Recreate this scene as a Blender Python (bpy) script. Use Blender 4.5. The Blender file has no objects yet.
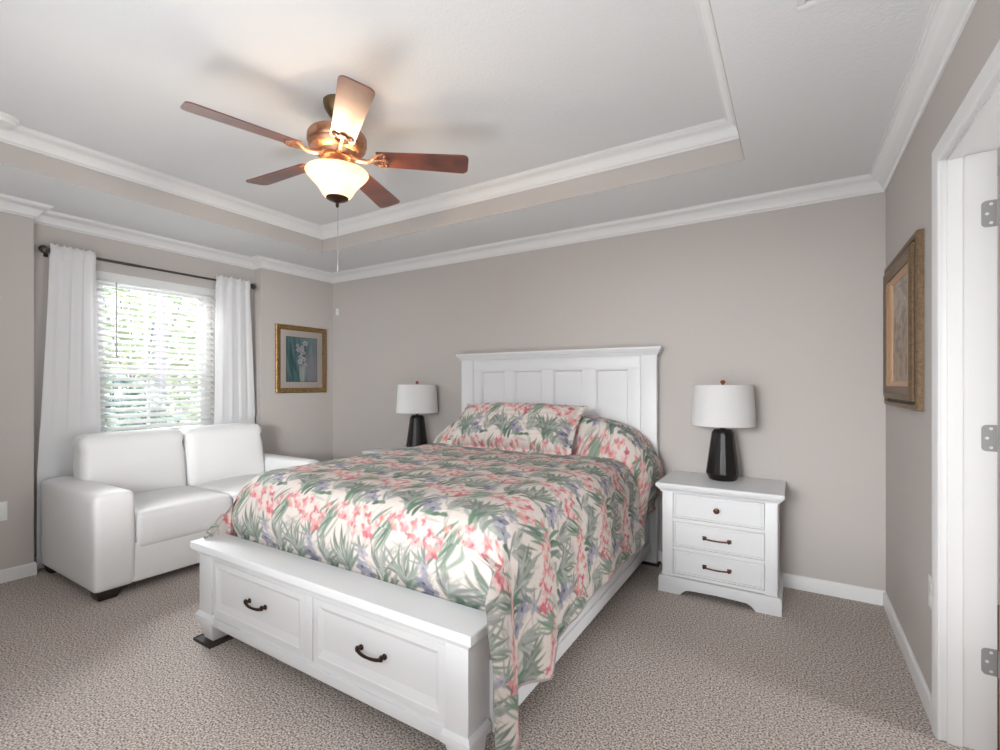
import bpy, bmesh, math, random
import numpy as np
from mathutils import Vector, Matrix

scene = bpy.context.scene
COL = scene.collection
random.seed(7)
PI = math.pi

# ------------------------------------------------------------------ camera
cam_data = bpy.data.cameras.new('camera')
cam = bpy.data.objects.new('camera', cam_data)
COL.objects.link(cam)
cam.location = (0.0, 0.0, 1.26)
cam.rotation_euler = (math.radians(90), 0, math.radians(31.7))
cam_data.sensor_width = 36.0
cam_data.lens = 476.0 * 36.0 / 1000.0
cam_data.shift_y = 8.7 / 1000.0
cam_data.clip_start = 0.02
scene.camera = cam

# ------------------------------------------------------------------ sky, lamps, exposure
world = bpy.data.worlds.new('world')
scene.world = world
world.use_nodes = True
wn = world.node_tree.nodes
wn['Background'].inputs['Color'].default_value = (0.93, 0.97, 1.0, 1)
wn['Background'].inputs['Strength'].default_value = 1.8
scene.view_settings.view_transform = 'Standard'
scene.view_settings.look = 'None'
scene.view_settings.gamma = 1.0
scene.view_settings.use_curve_mapping = False
scene.view_settings.exposure = 0.53


def area_light(name, loc, rot, sx, sy, power, color):
    ld = bpy.data.lights.new(name, 'AREA')
    ld.shape = 'RECTANGLE'
    ld.size, ld.size_y = sx, sy
    ld.energy = power
    ld.color = color
    o = bpy.data.objects.new(name, ld)
    o.location = loc
    o.rotation_euler = rot
    COL.objects.link(o)
    return o


# added fill lamps: two beyond the made-up front window, one indoors facing up
for pos, aim, power in (((-1.0, -3.3, 1.80), (-0.35, 3.25, 0.50), 8.0), ((0.10, -3.0, 1.70), (-4.2, 2.3, 1.0), 8.6)):
    front_fill = area_light('front_fill_lamp', pos, (0, 0, 0), 1.6, 1.0, power, (0.97, 0.99, 1.0))
    front_fill.rotation_euler = (Vector(aim) - Vector(pos)).to_track_quat('-Z', 'Y').to_euler()
    front_fill.data.spread = math.radians(37)
area_light('ceiling_fill_lamp', (-0.95, -0.08, 0.30), (math.radians(180), 0, 0), 2.6, 0.44, 30, (0.97, 0.99, 1.0))  # up-facing lamp added inside the room to brighten the ceiling
# fill lamp added in the hall, shining in through the open doorway
area_light('hall_fill_lamp', (4.25, 1.90, 1.40), (0, math.radians(90), 0), 1.7, 1.0, 75, (0.97, 0.99, 1.0))
# lamps added over the garden: lawn fill upward, sky light down on the blind
area_light('lawn_fill_lamp', (-7.4, 1.85, -0.25), (0, math.radians(-114), 0), 0.9, 3.4, 230, (0.98, 1.0, 0.98))
area_light('garden_daylight', (-5.45, 1.85, 2.75), (0, math.radians(-60), 0), 1.2, 2.4, 420, (0.95, 0.98, 1.0))

# ------------------------------------------------------------------ helpers


def srgb(r, g, b):
    def f(c):
        c /= 255.0
        return c / 12.92 if c <= 0.04045 else ((c + 0.055) / 1.055) ** 2.4
    return (f(r), f(g), f(b), 1.0)


def new_mat(name, color, rough=0.5, metal=0.0, spec=0.5):
    m = bpy.data.materials.new(name)
    m.use_nodes = True
    b = m.node_tree.nodes['Principled BSDF']
    b.inputs['Base Color'].default_value = color
    b.inputs['Roughness'].default_value = rough
    b.inputs['Metallic'].default_value = metal
    b.inputs['Specular IOR Level'].default_value = spec
    return m


def noise_bump(m, scale, strength, detail=3.0, dist=0.002, kind='noise'):
    nt = m.node_tree
    b = nt.nodes['Principled BSDF']
    tc = nt.nodes.new('ShaderNodeTexCoord')
    if kind == 'noise':
        t = nt.nodes.new('ShaderNodeTexNoise')
        t.inputs['Detail'].default_value = detail
        out = t.outputs['Fac']
    else:
        t = nt.nodes.new('ShaderNodeTexVoronoi')
        out = t.outputs['Distance']
    t.inputs['Scale'].default_value = scale
    nt.links.new(tc.outputs['Object'], t.inputs['Vector'])
    bp = nt.nodes.new('ShaderNodeBump')
    bp.inputs['Strength'].default_value = strength
    bp.inputs['Distance'].default_value = dist
    nt.links.new(out, bp.inputs['Height'])
    nt.links.new(bp.outputs['Normal'], b.inputs['Normal'])
    return t


def noise_color(m, scale, c1, c2, lo=0.35, hi=0.65, detail=3.0, stretch=None):
    nt = m.node_tree
    b = nt.nodes['Principled BSDF']
    tc = nt.nodes.new('ShaderNodeTexCoord')
    t = nt.nodes.new('ShaderNodeTexNoise')
    t.inputs['Scale'].default_value = scale
    t.inputs['Detail'].default_value = detail
    src = tc.outputs['Object']
    if stretch:
        mp = nt.nodes.new('ShaderNodeMapping')
        mp.inputs['Scale'].default_value = stretch
        nt.links.new(src, mp.inputs['Vector'])
        src = mp.outputs['Vector']
    nt.links.new(src, t.inputs['Vector'])
    r = nt.nodes.new('ShaderNodeValToRGB')
    r.color_ramp.elements[0].position = lo
    r.color_ramp.elements[1].position = hi
    r.color_ramp.elements[0].color = c1
    r.color_ramp.elements[1].color = c2
    nt.links.new(t.outputs['Fac'], r.inputs['Fac'])
    nt.links.new(r.outputs['Color'], b.inputs['Base Color'])
    return r


def translucent_mix(m, color, fac):
    nt = m.node_tree
    b = nt.nodes['Principled BSDF']
    out = nt.nodes['Material Output']
    tr = nt.nodes.new('ShaderNodeBsdfTranslucent')
    tr.inputs['Color'].default_value = color
    mx = nt.nodes.new('ShaderNodeMixShader')
    mx.inputs['Fac'].default_value = fac
    nt.links.new(b.outputs['BSDF'], mx.inputs[1])
    nt.links.new(tr.outputs['BSDF'], mx.inputs[2])
    nt.links.new(mx.outputs['Shader'], out.inputs['Surface'])


class MB:
    """collects shapes in world coordinates, links them as one mesh object"""

    def __init__(self):
        self.v = []
        self.f = []

    def add(self, vs, fs):
        n = len(self.v)
        self.v += [tuple(p) for p in vs]
        self.f += [tuple(i + n for i in f) for f in fs]
        return self

    def box(self, x0, x1, y0, y1, z0, z1):
        return self.add([(x0, y0, z0), (x1, y0, z0), (x1, y1, z0), (x0, y1, z0),
                         (x0, y0, z1), (x1, y0, z1), (x1, y1, z1), (x0, y1, z1)],
                        [(0, 3, 2, 1), (4, 5, 6, 7), (0, 1, 5, 4), (1, 2, 6, 5), (2, 3, 7, 6), (3, 0, 4, 7)])

    def hexa(self, p):
        return self.add(p, [(0, 3, 2, 1), (4, 5, 6, 7), (0, 1, 5, 4), (1, 2, 6, 5), (2, 3, 7, 6), (3, 0, 4, 7)])

    def lathe(self, prof, c, n=32, axis='z', caps=(True, True), ph=0.0):
        vs, fs = [], []
        for r, h in prof:
            for k in range(n):
                a = 2 * PI * k / n + ph
                p, q = r * math.cos(a), r * math.sin(a)
                if axis == 'z':
                    vs.append((c[0] + p, c[1] + q, c[2] + h))
                elif axis == 'y':
                    vs.append((c[0] + p, c[1] + h, c[2] - q))
                else:
                    vs.append((c[0] + h, c[1] + p, c[2] + q))
        m = len(prof)
        for j in range(m - 1):
            for k in range(n):
                k2 = (k + 1) % n
                fs.append((j * n + k, j * n + k2, (j + 1) * n + k2, (j + 1) * n + k))
        if caps[0]:
            fs.append(tuple(range(n - 1, -1, -1)))
        if caps[1]:
            fs.append(tuple((m - 1) * n + k for k in range(n)))
        return self.add(vs, fs)

    def tube(self, pts, r, n=10, cap=True):
        pts = [Vector(p) for p in pts]
        rs = r if isinstance(r, (list, tuple)) else [r] * len(pts)
        vs, fs = [], []
        up = None
        for i, p in enumerate(pts):
            t = (pts[min(i + 1, len(pts) - 1)] - pts[max(i - 1, 0)]).normalized()
            if up is None:
                up = Vector((0, 0, 1)) if abs(t.z) < 0.9 else Vector((1, 0, 0))
            a = t.cross(up).normalized()
            b = a.cross(t).normalized()
            up = b
            for k in range(n):
                an = 2 * PI * k / n
                vs.append(p + (a * math.cos(an) + b * math.sin(an)) * rs[i])
        for i in range(len(pts) - 1):
            for k in range(n):
                k2 = (k + 1) % n
                fs.append((i * n + k, (i + 1) * n + k, (i + 1) * n + k2, i * n + k2))
        if cap:
            fs.append(tuple(range(n)))
            fs.append(tuple((len(pts) - 1) * n + k for k in range(n - 1, -1, -1)))
        return self.add(vs, fs)

    def prism(self, outline, axis, a0, a1):
        """outline: 2-D polygon; axis: 'x','y','z' extruded from a0 to a1"""
        def mk(p, a):
            if axis == 'y':
                return (p[0], a, p[1])
            if axis == 'x':
                return (a, p[0], p[1])
            return (p[0], p[1], a)
        n = len(outline)
        vs = [mk(p, a0) for p in outline] + [mk(p, a1) for p in outline]
        fs = [tuple(range(n)), tuple(range(2 * n - 1, n - 1, -1))]
        for k in range(n):
            k2 = (k + 1) % n
            fs.append((k, n + k, n + k2, k2))
        return self.add(vs, fs)

    def sweep(self, prof, path, closed=False):
        """prof: (offset to the left-hand inside, z); path: 2-D points, interior on the left"""
        n, m = len(path), len(prof)
        vs, fs = [], []
        P = [Vector((p[0], p[1])) for p in path]
        for i in range(n):
            if closed or 0 < i < n - 1:
                d0 = (P[i] - P[i - 1]).normalized()
                d1 = (P[(i + 1) % n] - P[i]).normalized()
            elif i == 0:
                d0 = d1 = (P[1] - P[0]).normalized()
            else:
                d0 = d1 = (P[-1] - P[-2]).normalized()
            n0, n1 = Vector((-d0.y, d0.x)), Vector((-d1.y, d1.x))
            mit = n0 + n1
            mit = mit / max(mit.dot(n0), 1e-6)
            for off, z in prof:
                q = P[i] + mit * off
                vs.append((q.x, q.y, z))
        for i in range(n if closed else n - 1):
            i2 = (i + 1) % n
            for j in range(m):
                j2 = (j + 1) % m
                fs.append((i * m + j, i2 * m + j, i2 * m + j2, i * m + j2))
        if not closed:
            fs.append(tuple(range(m - 1, -1, -1)))
            fs.append(tuple((n - 1) * m + j for j in range(m)))
        return self.add(vs, fs)

    def loops(self, rects, axis='y', back=True):
        """stepped panel: rects = [(a0,a1,z0,z1,depth)...] joined in order, last one capped.
        axis 'y': a = x, faces -y ; axis 'x': a = y"""
        vs, fs = [], []
        for a0, a1, z0, z1, d in rects:
            for a, z in ((a0, z0), (a1, z0), (a1, z1), (a0, z1)):
                vs.append((a, d, z) if axis == 'y' else (d, a, z))
        for j in range(len(rects) - 1):
            for k in range(4):
                k2 = (k + 1) % 4
                fs.append((j * 4 + k, j * 4 + k2, j * 4 + 4 + k2, j * 4 + 4 + k))
        e = (len(rects) - 1) * 4
        fs.append((e, e + 1, e + 2, e + 3))
        if back:
            fs.append((3, 2, 1, 0))
        return self.add(vs, fs)

    def rbox(self, x0, x1, y0, y1, z0, z1, r, n=14, bulge=(0, 0, 0), fn=None):
        """rounded, optionally bulging box (upholstery)"""
        cs = Vector(((x0 + x1) / 2, (y0 + y1) / 2, (z0 + z1) / 2))
        h = Vector(((x1 - x0) / 2, (y1 - y0) / 2, (z1 - z0) / 2))
        idx, vs, fs = {}, [], []

        def par(k, hh):
            # denser near the rounded edges
            t = -1 + 2 * k / n
            return hh * math.sin(t * PI / 2) if n > 4 else hh * t

        def vert(i, j, k):
            key = (i, j, k)
            if key in idx:
                return idx[key]
            p = Vector((par(i, h.x), par(j, h.y), par(k, h.z)))
            inner = Vector([max(-(hh - r), min(hh - r, q)) for q, hh in zip(p, h)])
            d = p - inner
            if d.length > 1e-9:
                p2 = inner + d.normalized() * r
            else:
                p2 = p
            u = [p2[a] / h[a] for a in range(3)]
            off = Vector((bulge[0] * u[0] * max(0, 1 - u[1] ** 2) * max(0, 1 - u[2] ** 2),
                          bulge[1] * u[1] * max(0, 1 - u[0] ** 2) * max(0, 1 - u[2] ** 2),
                          bulge[2] * u[2] * max(0, 1 - u[0] ** 2) * max(0, 1 - u[1] ** 2)))
            q = cs + p2 + off
            if fn:
                q = fn(q, u)
            idx[key] = len(vs)
            vs.append(q)
            return idx[key]
        for a in range(n):
            for b in range(n):
                for s in (0, n):
                    q = [vert(s, a, b), vert(s, a + 1, b), vert(s, a + 1, b + 1), vert(s, a, b + 1)]
                    fs.append(q if s else q[::-1])
                    q = [vert(a, s, b), vert(a, s, b + 1), vert(a + 1, s, b + 1), vert(a + 1, s, b)]
                    fs.append(q if s else q[::-1])
                    q = [vert(a, b, s), vert(a + 1, b, s), vert(a + 1, b + 1, s), vert(a, b + 1, s)]
                    fs.append(q if s else q[::-1])
        return self.add(vs, fs)

    def build(self, name, m, parent=None, bevel=0.0, smooth=True, seg=2, angle=35, fix=True):
        me = bpy.data.meshes.new(name)
        off = Vector((0, 0, 0))
        p = parent
        while p is not None:
            off += Vector(p.location)
            p = p.parent
        me.from_pydata([(a - off.x, b - off.y, c - off.z) for a, b, c in self.v], [], self.f)
        if bevel or fix:
            bm = bmesh.new()
            bm.from_mesh(me)
            if fix:
                bmesh.ops.recalc_face_normals(bm, faces=bm.faces)
            if bevel:
                ed = [e for e in bm.edges if len(e.link_faces) == 2 and e.calc_face_angle(0) > math.radians(28)]
                bmesh.ops.bevel(bm, geom=ed, offset=bevel, segments=seg, profile=0.6, affect='EDGES', clamp_overlap=True)
            bm.to_mesh(me)
            bm.free()
        if smooth:
            me.polygons.foreach_set('use_smooth', [True] * len(me.polygons))
            me.set_sharp_from_angle(angle=math.radians(angle))
        me.materials.append(m)
        o = bpy.data.objects.new(name, me)
        COL.objects.link(o)
        if parent is not None:
            o.parent = parent
        return o


def thing(name, label, cat, loc=(0, 0, 0), group=None):
    o = bpy.data.objects.new(name, None)
    o.empty_display_size = 0.1
    o.location = loc
    COL.objects.link(o)
    o['label'] = label
    o['category'] = cat
    if group:
        o['group'] = group
    return o


def tag(o, label, cat, group=None, kind=None):
    o['label'] = label
    o['category'] = cat
    if group:
        o['group'] = group
    if kind:
        o['kind'] = kind
    return o


def struct(o, label=None):
    o['kind'] = 'structure'
    if label:
        o['label'] = label
    return o


def copy_tree(o, loc=None, parent=None):
    c = o.copy()
    COL.objects.link(c)
    if parent is not None:
        c.parent = parent
    if loc is not None:
        c.location = loc
    for ch in list(o.children):
        copy_tree(ch, None, c)
    return c


def color_attr(o, cols):
    a = o.data.color_attributes.new('Pattern', 'FLOAT_COLOR', 'POINT')
    a.data.foreach_set('color', np.asarray(cols, dtype=np.float32).ravel())


def pattern_mat(name, rough=0.7, bump=None, sheen=0.0):
    m = new_mat(name, (1, 1, 1, 1), rough, 0, 0.2)
    nt = m.node_tree
    at = nt.nodes.new('ShaderNodeAttribute')
    at.attribute_name = 'Pattern'
    nt.links.new(at.outputs['Color'], nt.nodes['Principled BSDF'].inputs['Base Color'])
    if bump:
        noise_bump(m, bump[0], bump[1], 4.0, bump[2])
    return m


# ------------------------------------------------------------------ materials
M = {}
M['wall'] = new_mat('greige_paint', srgb(194, 188, 184), 0.85, 0, 0.2)
noise_bump(M['wall'], 260, 0.12, 2.0, 0.001)
M['ceiling'] = new_mat('ceiling_paint', srgb(226, 227, 228), 0.9, 0, 0.2)
noise_bump(M['ceiling'], 85, 0.35, 4.0, 0.004)
M['trim'] = new_mat('trim_paint', srgb(230, 230, 230), 0.4, 0, 0.4)
M['white'] = new_mat('white_lacquer', srgb(222, 223, 225), 0.38, 0, 0.45)
noise_bump(M['white'], 40, 0.03, 2.0, 0.001)
M['carpet'] = new_mat('cut_pile_carpet', srgb(160, 148, 141), 0.95, 0, 0.1)
_r = noise_color(M['carpet'], 140, srgb(110, 100, 94), srgb(226, 215, 207), 0.36, 0.62, 5.0)
noise_bump(M['carpet'], 140, 0.7, 4.0, 0.008)
M['leather'] = new_mat('white_leather', srgb(236, 236, 236), 0.5, 0, 0.4)
noise_bump(M['leather'], 320, 0.12, 3.0, 0.001)
M['dark_wood'] = new_mat('espresso_wood', srgb(40, 32, 28), 0.45)
M['bronze'] = new_mat('oil_rubbed_bronze', srgb(66, 48, 38), 0.38, 0.85)
M['knob'] = new_mat('brown_bronze_knob', srgb(84, 52, 38), 0.35, 0.7)
M['black_ceramic'] = new_mat('black_glaze', srgb(22, 19, 17), 0.27, 0, 0.4)
M['shade'] = new_mat('linen_shade', srgb(240, 240, 240), 0.9, 0, 0.1)
noise_bump(M['shade'], 500, 0.15, 2.0, 0.001)
translucent_mix(M['shade'], srgb(240, 238, 234), 0.3)
M['copper'] = new_mat('copper', srgb(190, 120, 95), 0.25, 1.0)
M['steel_dark'] = new_mat('dark_pewter', srgb(92, 88, 86), 0.35, 0.9)
M['nickel'] = new_mat('satin_nickel', srgb(166, 166, 166), 0.4, 0.35)
M['screw'] = new_mat('screw_steel', srgb(236, 236, 236), 0.35, 0.3)
M['curtain'] = new_mat('white_voile', srgb(248, 248, 249), 0.9, 0, 0.1)
noise_bump(M['curtain'], 400, 0.1, 2.0, 0.001)
translucent_mix(M['curtain'], srgb(246, 246, 247), 0.4)
M['blind'] = new_mat('blind_white', srgb(244, 244, 244), 0.5, 0, 0.3)
translucent_mix(M['blind'], srgb(250, 250, 250), 0.5)
M['vinyl'] = new_mat('window_vinyl', srgb(240, 240, 240), 0.4)
M['fan_metal'] = new_mat('antique_copper', srgb(176, 128, 100), 0.32, 0.85)
noise_color(M['fan_metal'], 18, srgb(150, 104, 78), srgb(196, 150, 122))
M['fan_brass'] = new_mat('antique_brass', srgb(120, 98, 72), 0.35, 0.9)
M['blade'] = new_mat('cherry_blade', srgb(96, 44, 28), 0.36, 0, 0.6)
M['blade'].node_tree.nodes['Principled BSDF'].inputs['Coat Weight'].default_value = 1.0
M['blade'].node_tree.nodes['Principled BSDF'].inputs['Coat Roughness'].default_value = 0.28
M['blade'].node_tree.nodes['Principled BSDF'].inputs['Coat IOR'].default_value = 1.7
noise_color(M['blade'], 5.0, srgb(70, 30, 20), srgb(128, 62, 38), 0.3, 0.7, 4.0, (2.0, 2.0, 1.0))
M['gold'] = new_mat('gold_leaf_frame', srgb(150, 116, 62), 0.42, 0.55)
noise_color(M['gold'], 60, srgb(116, 90, 54), srgb(160, 128, 82))
M['old_gold'] = new_mat('old_gold_frame', srgb(140, 104, 74), 0.45, 0.45)
noise_color(M['old_gold'], 90, srgb(100, 80, 58), srgb(124, 100, 74))
M['patina'] = new_mat('green_patina', srgb(74, 68, 50), 0.6, 0.3)
noise_color(M['patina'], 70, srgb(64, 60, 46), srgb(92, 84, 64))
M['fillet'] = new_mat('pale_gold_fillet', srgb(196, 158, 124), 0.45, 0.3)
M['mat_board'] = new_mat('cream_mat_board', srgb(236, 226, 220), 0.9, 0, 0.1)
M['plastic'] = new_mat('white_plastic', srgb(232, 232, 230), 0.4)
M['slot'] = new_mat('slot_dark', srgb(60, 60, 60), 0.6)
M['coaster'] = new_mat('dark_rubber_cup', srgb(52, 44, 40), 0.7)
M['hem'] = new_mat('lilac_binding', srgb(170, 154, 156), 0.8)
M['wood_floor'] = new_mat('hall_floorboards', srgb(96, 60, 38), 0.4)
noise_color(M['wood_floor'], 6, srgb(70, 42, 26), srgb(122, 80, 52), 0.3, 0.7, 4, (1, 12, 1))
M['door'] = new_mat('door_paint', srgb(225, 225, 225), 0.45)
M['leaf'] = new_mat('garden_leaf', srgb(96, 128, 60), 0.6)
translucent_mix(M['leaf'], srgb(180, 196, 140), 0.25)
noise_color(M['leaf'], 3.0, srgb(150, 166, 146), srgb(206, 212, 184))
M['leaf_blue'] = new_mat('garden_leaf_bluish', srgb(60, 100, 90), 0.6)
noise_color(M['leaf_blue'], 3.0, srgb(62, 86, 92), srgb(150, 168, 156))
M['bark'] = new_mat('bark', srgb(150, 146, 168), 0.9)
M['lawn'] = new_mat('lawn', srgb(110, 140, 80), 0.95)
noise_color(M['lawn'], 8.0, srgb(86, 118, 62), srgb(140, 160, 96))

mg = bpy.data.materials.new('clear_glass')
mg.use_nodes = True
nt = mg.node_tree
for nd in list(nt.nodes):
    if nd.type == 'BSDF_PRINCIPLED':
        nt.nodes.remove(nd)
tr = nt.nodes.new('ShaderNodeBsdfTransparent')
gl = nt.nodes.new('ShaderNodeBsdfGlossy')
gl.inputs['Roughness'].default_value = 0.02
mx = nt.nodes.new('ShaderNodeMixShader')
fr = nt.nodes.new('ShaderNodeFresnel')
fr.inputs['IOR'].default_value = 1.35
nt.links.new(fr.outputs['Fac'], mx.inputs['Fac'])
nt.links.new(tr.outputs['BSDF'], mx.inputs[1])
nt.links.new(gl.outputs['BSDF'], mx.inputs[2])
nt.links.new(mx.outputs['Shader'], nt.nodes['Material Output'].inputs['Surface'])
M['glass'] = mg

mb_ = new_mat('lit_alabaster_glass', srgb(250, 238, 214), 0.35, 0, 0.5)
b_ = mb_.node_tree.nodes['Principled BSDF']
b_.inputs['Emission Color'].default_value = (1.0, 0.80, 0.52, 1)
b_.inputs['Emission Strength'].default_value = 0.32
translucent_mix(mb_, srgb(255, 236, 205), 0.55)
M['bowl'] = mb_

# ------------------------------------------------------------------ room shell
XL, XR, YB, YF = -4.268, 0.443, 3.45, -0.32
XW = -4.39                 # face of the window recess
RY0, RY1 = 1.056, 2.63      # recess from / to
H = 2.44
TX0, TX1, TY0, TY1, HT = -3.615, -0.22, 0.326, 2.81, 2.645   # tray ceiling
WY0, WY1, WZ0, WZ1 = 1.42, 2.28, 0.80, 2.10                  # window opening
DY0, DY1, DZ = 1.40, 2.252, 2.052                            # door opening

struct(MB().box(XW - 0.16, XR + 0.14, YF - 0.2, YB + 0.14, -0.12, 0.0).build('floor', M['carpet'], smooth=False))

c = MB()
c.box(XW - 0.16, XR + 0.14, YF - 0.2, TY0, H, HT + 0.12)
c.box(XW - 0.16, XR + 0.14, TY1, YB + 0.14, H, HT + 0.12)
c.box(XW - 0.16, TX0, TY0, TY1, H, HT + 0.12)
c.box(TX1, XR + 0.14, TY0, TY1, H, HT + 0.12)
c.box(TX0 - 0.01, TX1 + 0.01, TY0 - 0.01, TY1 + 0.01, HT, HT + 0.12)
struct(c.build('ceiling', M['ceiling'], smooth=False, fix=False))
# painted upright faces of the tray
t = MB()
t.sweep([(0.0, H + 0.0005), (0.004, H + 0.0005), (0.004, HT), (0.0, HT)], [(TX1, TY1), (TX0, TY1), (TX0, TY0), (TX1, TY0)], closed=True)
struct(t.build('wall_tray', M['wall'], smooth=False))

struct(MB().box(XL - 0.16, XR + 0.14, YB, YB + 0.14, 0, H).build('wall_back', M['wall'], smooth=False))
w = MB()
w.box(XL - 0.28, XL, YF, RY0, 0, H)
w.box(XL - 0.28, XL, RY1, YB, 0, H)
w.box(XW - 0.16, XW, RY0, WY0, 0, H)
w.box(XW - 0.16, XW, WY1, RY1, 0, H)
w.box(XW - 0.16, XW, WY0, WY1, 0, WZ0)
w.box(XW - 0.16, XW, WY0, WY1, WZ1, H)
struct(w.build('wall_left', M['wall'], smooth=False))
w = MB()
w.box(XR, XR + 0.14, DY1 + 0.012, YB, 0, H)
w.box(XR, XR + 0.14, YF, DY0 - 0.012, 0, H)
w.box(XR, XR + 0.14, DY0 - 0.012, DY1 + 0.012, DZ + 0.012, H)
struct(w.build('wall_right', M['wall'], smooth=False))
w = MB()
FX0, FX1, FZ0, FZ1 = -2.35, 0.25, 0.85, 2.2  # made-up opening for the fill lamps outside
w.box(XL, FX0, YF - 0.14, YF, 0, H)
w.box(FX1, XR, YF - 0.14, YF, 0, H)
w.box(FX0, FX1, YF - 0.14, YF, 0, FZ0)
w.box(FX0, FX1, YF - 0.14, YF, FZ1, H)
struct(w.build('wall_front', M['wall'], smooth=False))

# interior outline, counter-clockwise (room on the left-hand side)
ROOM = [(XR, YB), (XL, YB), (XL, RY1), (XW, RY1), (XW, RY0), (XL, RY0), (XL, YF), (XR, YF)]
crown = [(0.0, H - 0.09), (0.007, H - 0.09), (0.010, H - 0.080), (0.016, H - 0.077), (0.018, H - 0.068), (0.026, H - 0.055),
         (0.038, H - 0.040), (0.052, H - 0.028), (0.064, H - 0.022), (0.068, H - 0.014), (0.074, H - 0.013), (0.076, H - 0.004), (0.082, H - 0.004), (0.082, H), (0.0, H)]
struct(MB().sweep(crown, ROOM, closed=True).build('trim_1', M['trim'], angle=50))
dz = HT - H
crown2 = [(a + (0.004 if a == 0 else 0.004), z + dz) for a, z in crown]
struct(MB().sweep(crown2, [(TX1, TY1), (TX0, TY1), (TX0, TY0), (TX1, TY0)], closed=True).build('trim_2', M['trim'], angle=50))
bprof = [(0, 0), (0.013, 0), (0.013, 0.070), (0.010, 0.078), (0.006, 0.083), (0, 0.083)]
struct(MB().sweep(bprof, [(XR, YB), (XL, YB)]).build('baseboard_back', M['trim']))
struct(MB().sweep(bprof, [(XL, YB), (XL, RY1), (XW, RY1), (XW, RY0), (XL, RY0), (XL, YF)]).build('baseboard_left', M['trim']))
b = MB().sweep(bprof, [(XR, DY1 + 0.062), (XR, YB - 0.0135)])
struct(b.build('baseboard_right', M['trim']))

# ---- door opening in the right wall: casing, jamb, stop, open door, hall beyond
cs = MB()


def casing(mb):
    prof = [(0.0, 0.0), (0.0, 0.009), (0.010, 0.014), (0.030, 0.016), (0.044, 0.018), (0.050, 0.016), (0.056, 0.014), (0.056, 0.0)]
    # inner edge 0 -> outer edge .056, thickness toward the room (-x)
    pts = [(DY1 - 0.004, 0.0, 'a'), (DY1 - 0.004, DZ - 0.004, 'b'), (DY0 + 0.004, DZ - 0.004, 'c'), (DY0 + 0.004, 0.0, 'd')]
    vs, fs = [], []
    for (y, z, k) in pts:
        for o, th in prof:
            yy = y + (o if k in 'ab' else -o)
            zz = z + (o if k in 'bc' else 0)
            vs.append((XR - th, yy, zz))
    m = len(prof)
    for i in range(3):
        for j in range(m):
            j2 = (j + 1) % m
            fs.append((i * m + j, (i + 1) * m + j, (i + 1) * m + j2, i * m + j2))
    fs.append(tuple(range(m)))
    fs.append(tuple(range(3 * m, 4 * m)))
    mb.add(vs, fs)


casing(cs)
struct(cs.build('trim_3', M['trim'], angle=25))
j = MB()
j.box(XR - 0.002, XR + 0.142, DY1, DY1 + 0.012, 0, DZ)
j.box(XR - 0.002, XR + 0.142, DY0 - 0.012, DY0, 0, DZ)
j.box(XR - 0.002, XR + 0.142, DY0 - 0.012, DY1 + 0.012, DZ, DZ + 0.012)
# stop
j.box(XR + 0.014, XR + 0.054, DY1 - 0.010, DY1, 0, DZ)
j.box(XR + 0.014, XR + 0.054, DY0, DY0 + 0.010, 0, DZ)
j.box(XR + 0.014, XR + 0.054, DY0 + 0.010, DY1 - 0.010, DZ - 0.010, DZ)
struct(j.build('trim_4', M['trim'], bevel=0.0015))

DX = XR + 0.150
door = bpy.data.objects.new('door_1', None)
door.location = (DX, DY1, 0)
COL.objects.link(door)
struct(door)
d = MB()
dy0, dy1 = DY1 - 0.020, DY1 + 0.015
d.box(DX, DX + 0.80, dy0 + 0.006, dy1, 0.012, 2.04)
for px0, px1 in ((0.0, 0.11), (0.345, 0.455), (0.69, 0.80)):
    d.box(DX + px0, DX + px1, dy0, dy0 + 0.007, 0.012, 2.04)
for pz0, pz1 in ((0.012, 0.24), (0.86, 1.0), (1.92, 2.04)):
    d.box(DX + 0.11, DX + 0.345, dy0, dy0 + 0.007, pz0, pz1)
    d.box(DX + 0.455, DX + 0.69, dy0, dy0 + 0.007, pz0, pz1)
dslab = d.build('slab', M['door'], door, bevel=0.002)
for zc in (1.838, 1.075, 0.315):
    h = MB()
    zz0, zz1 = zc - 0.045, zc + 0.045
    # leaf with rounded free corners, let into the jamb
    xa, xb, rr = XR + 0.102, XR + 0.141, 0.014
    out = [(xb, zz0), (xb, zz1)]
    for k in range(6):
        a = PI / 2 + k * PI / 10
        out.append((xa + rr + rr * math.cos(a), zz1 - rr + rr * math.sin(a)))
    for k in range(6):
        a = PI + k * PI / 10
        out.append((xa + rr + rr * math.cos(a), zz0 + rr + rr * math.sin(a)))
    h.prism(out, 'y', DY1 - 0.003, DY1 + 0.001)
    # knuckle
    for q in range(5):
        h.lathe([(0.0065, -0.0086), (0.0065, 0.0086)], (XR + 0.148, DY1 - 0.008, zc + (q - 2) * 0.018), 14, 'z')
    h.box(DX - 0.002, DX + 0.028, dy0 - 0.003, dy0 + 0.002, zz0, zz1)
    ho = h.build('hinge', M['nickel'], door)
    for kx, kz in ((0.014, 0.0), (0.024, 0.032), (0.024, -0.032)):
        MB().lathe([(0.0046, -0.0046), (0.0052, -0.003), (0.0052, -0.002)], (xa + kx, DY1, zc + kz), 12, 'y').build('screw', M['screw'], ho)

struct(MB().box(XR + 0.14, 4.6, 0.6, 3.9, -0.12, -0.004).build('floor_hall', M['wood_floor'], smooth=False))
hw = MB()
hw.box(4.5, 4.6, 0.6, 3.9, 0, H)
hw.box(XR + 0.14, 4.6, 3.8, 3.9, 0, H)
hw.box(XR + 0.14, 4.6, 0.6, 0.7, 0, H)
hw.box(XR + 0.14, 4.6, 0.6, 3.9, H, H + 0.1)
struct(hw.build('wall_hall', M['wall'], smooth=False))

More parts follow.
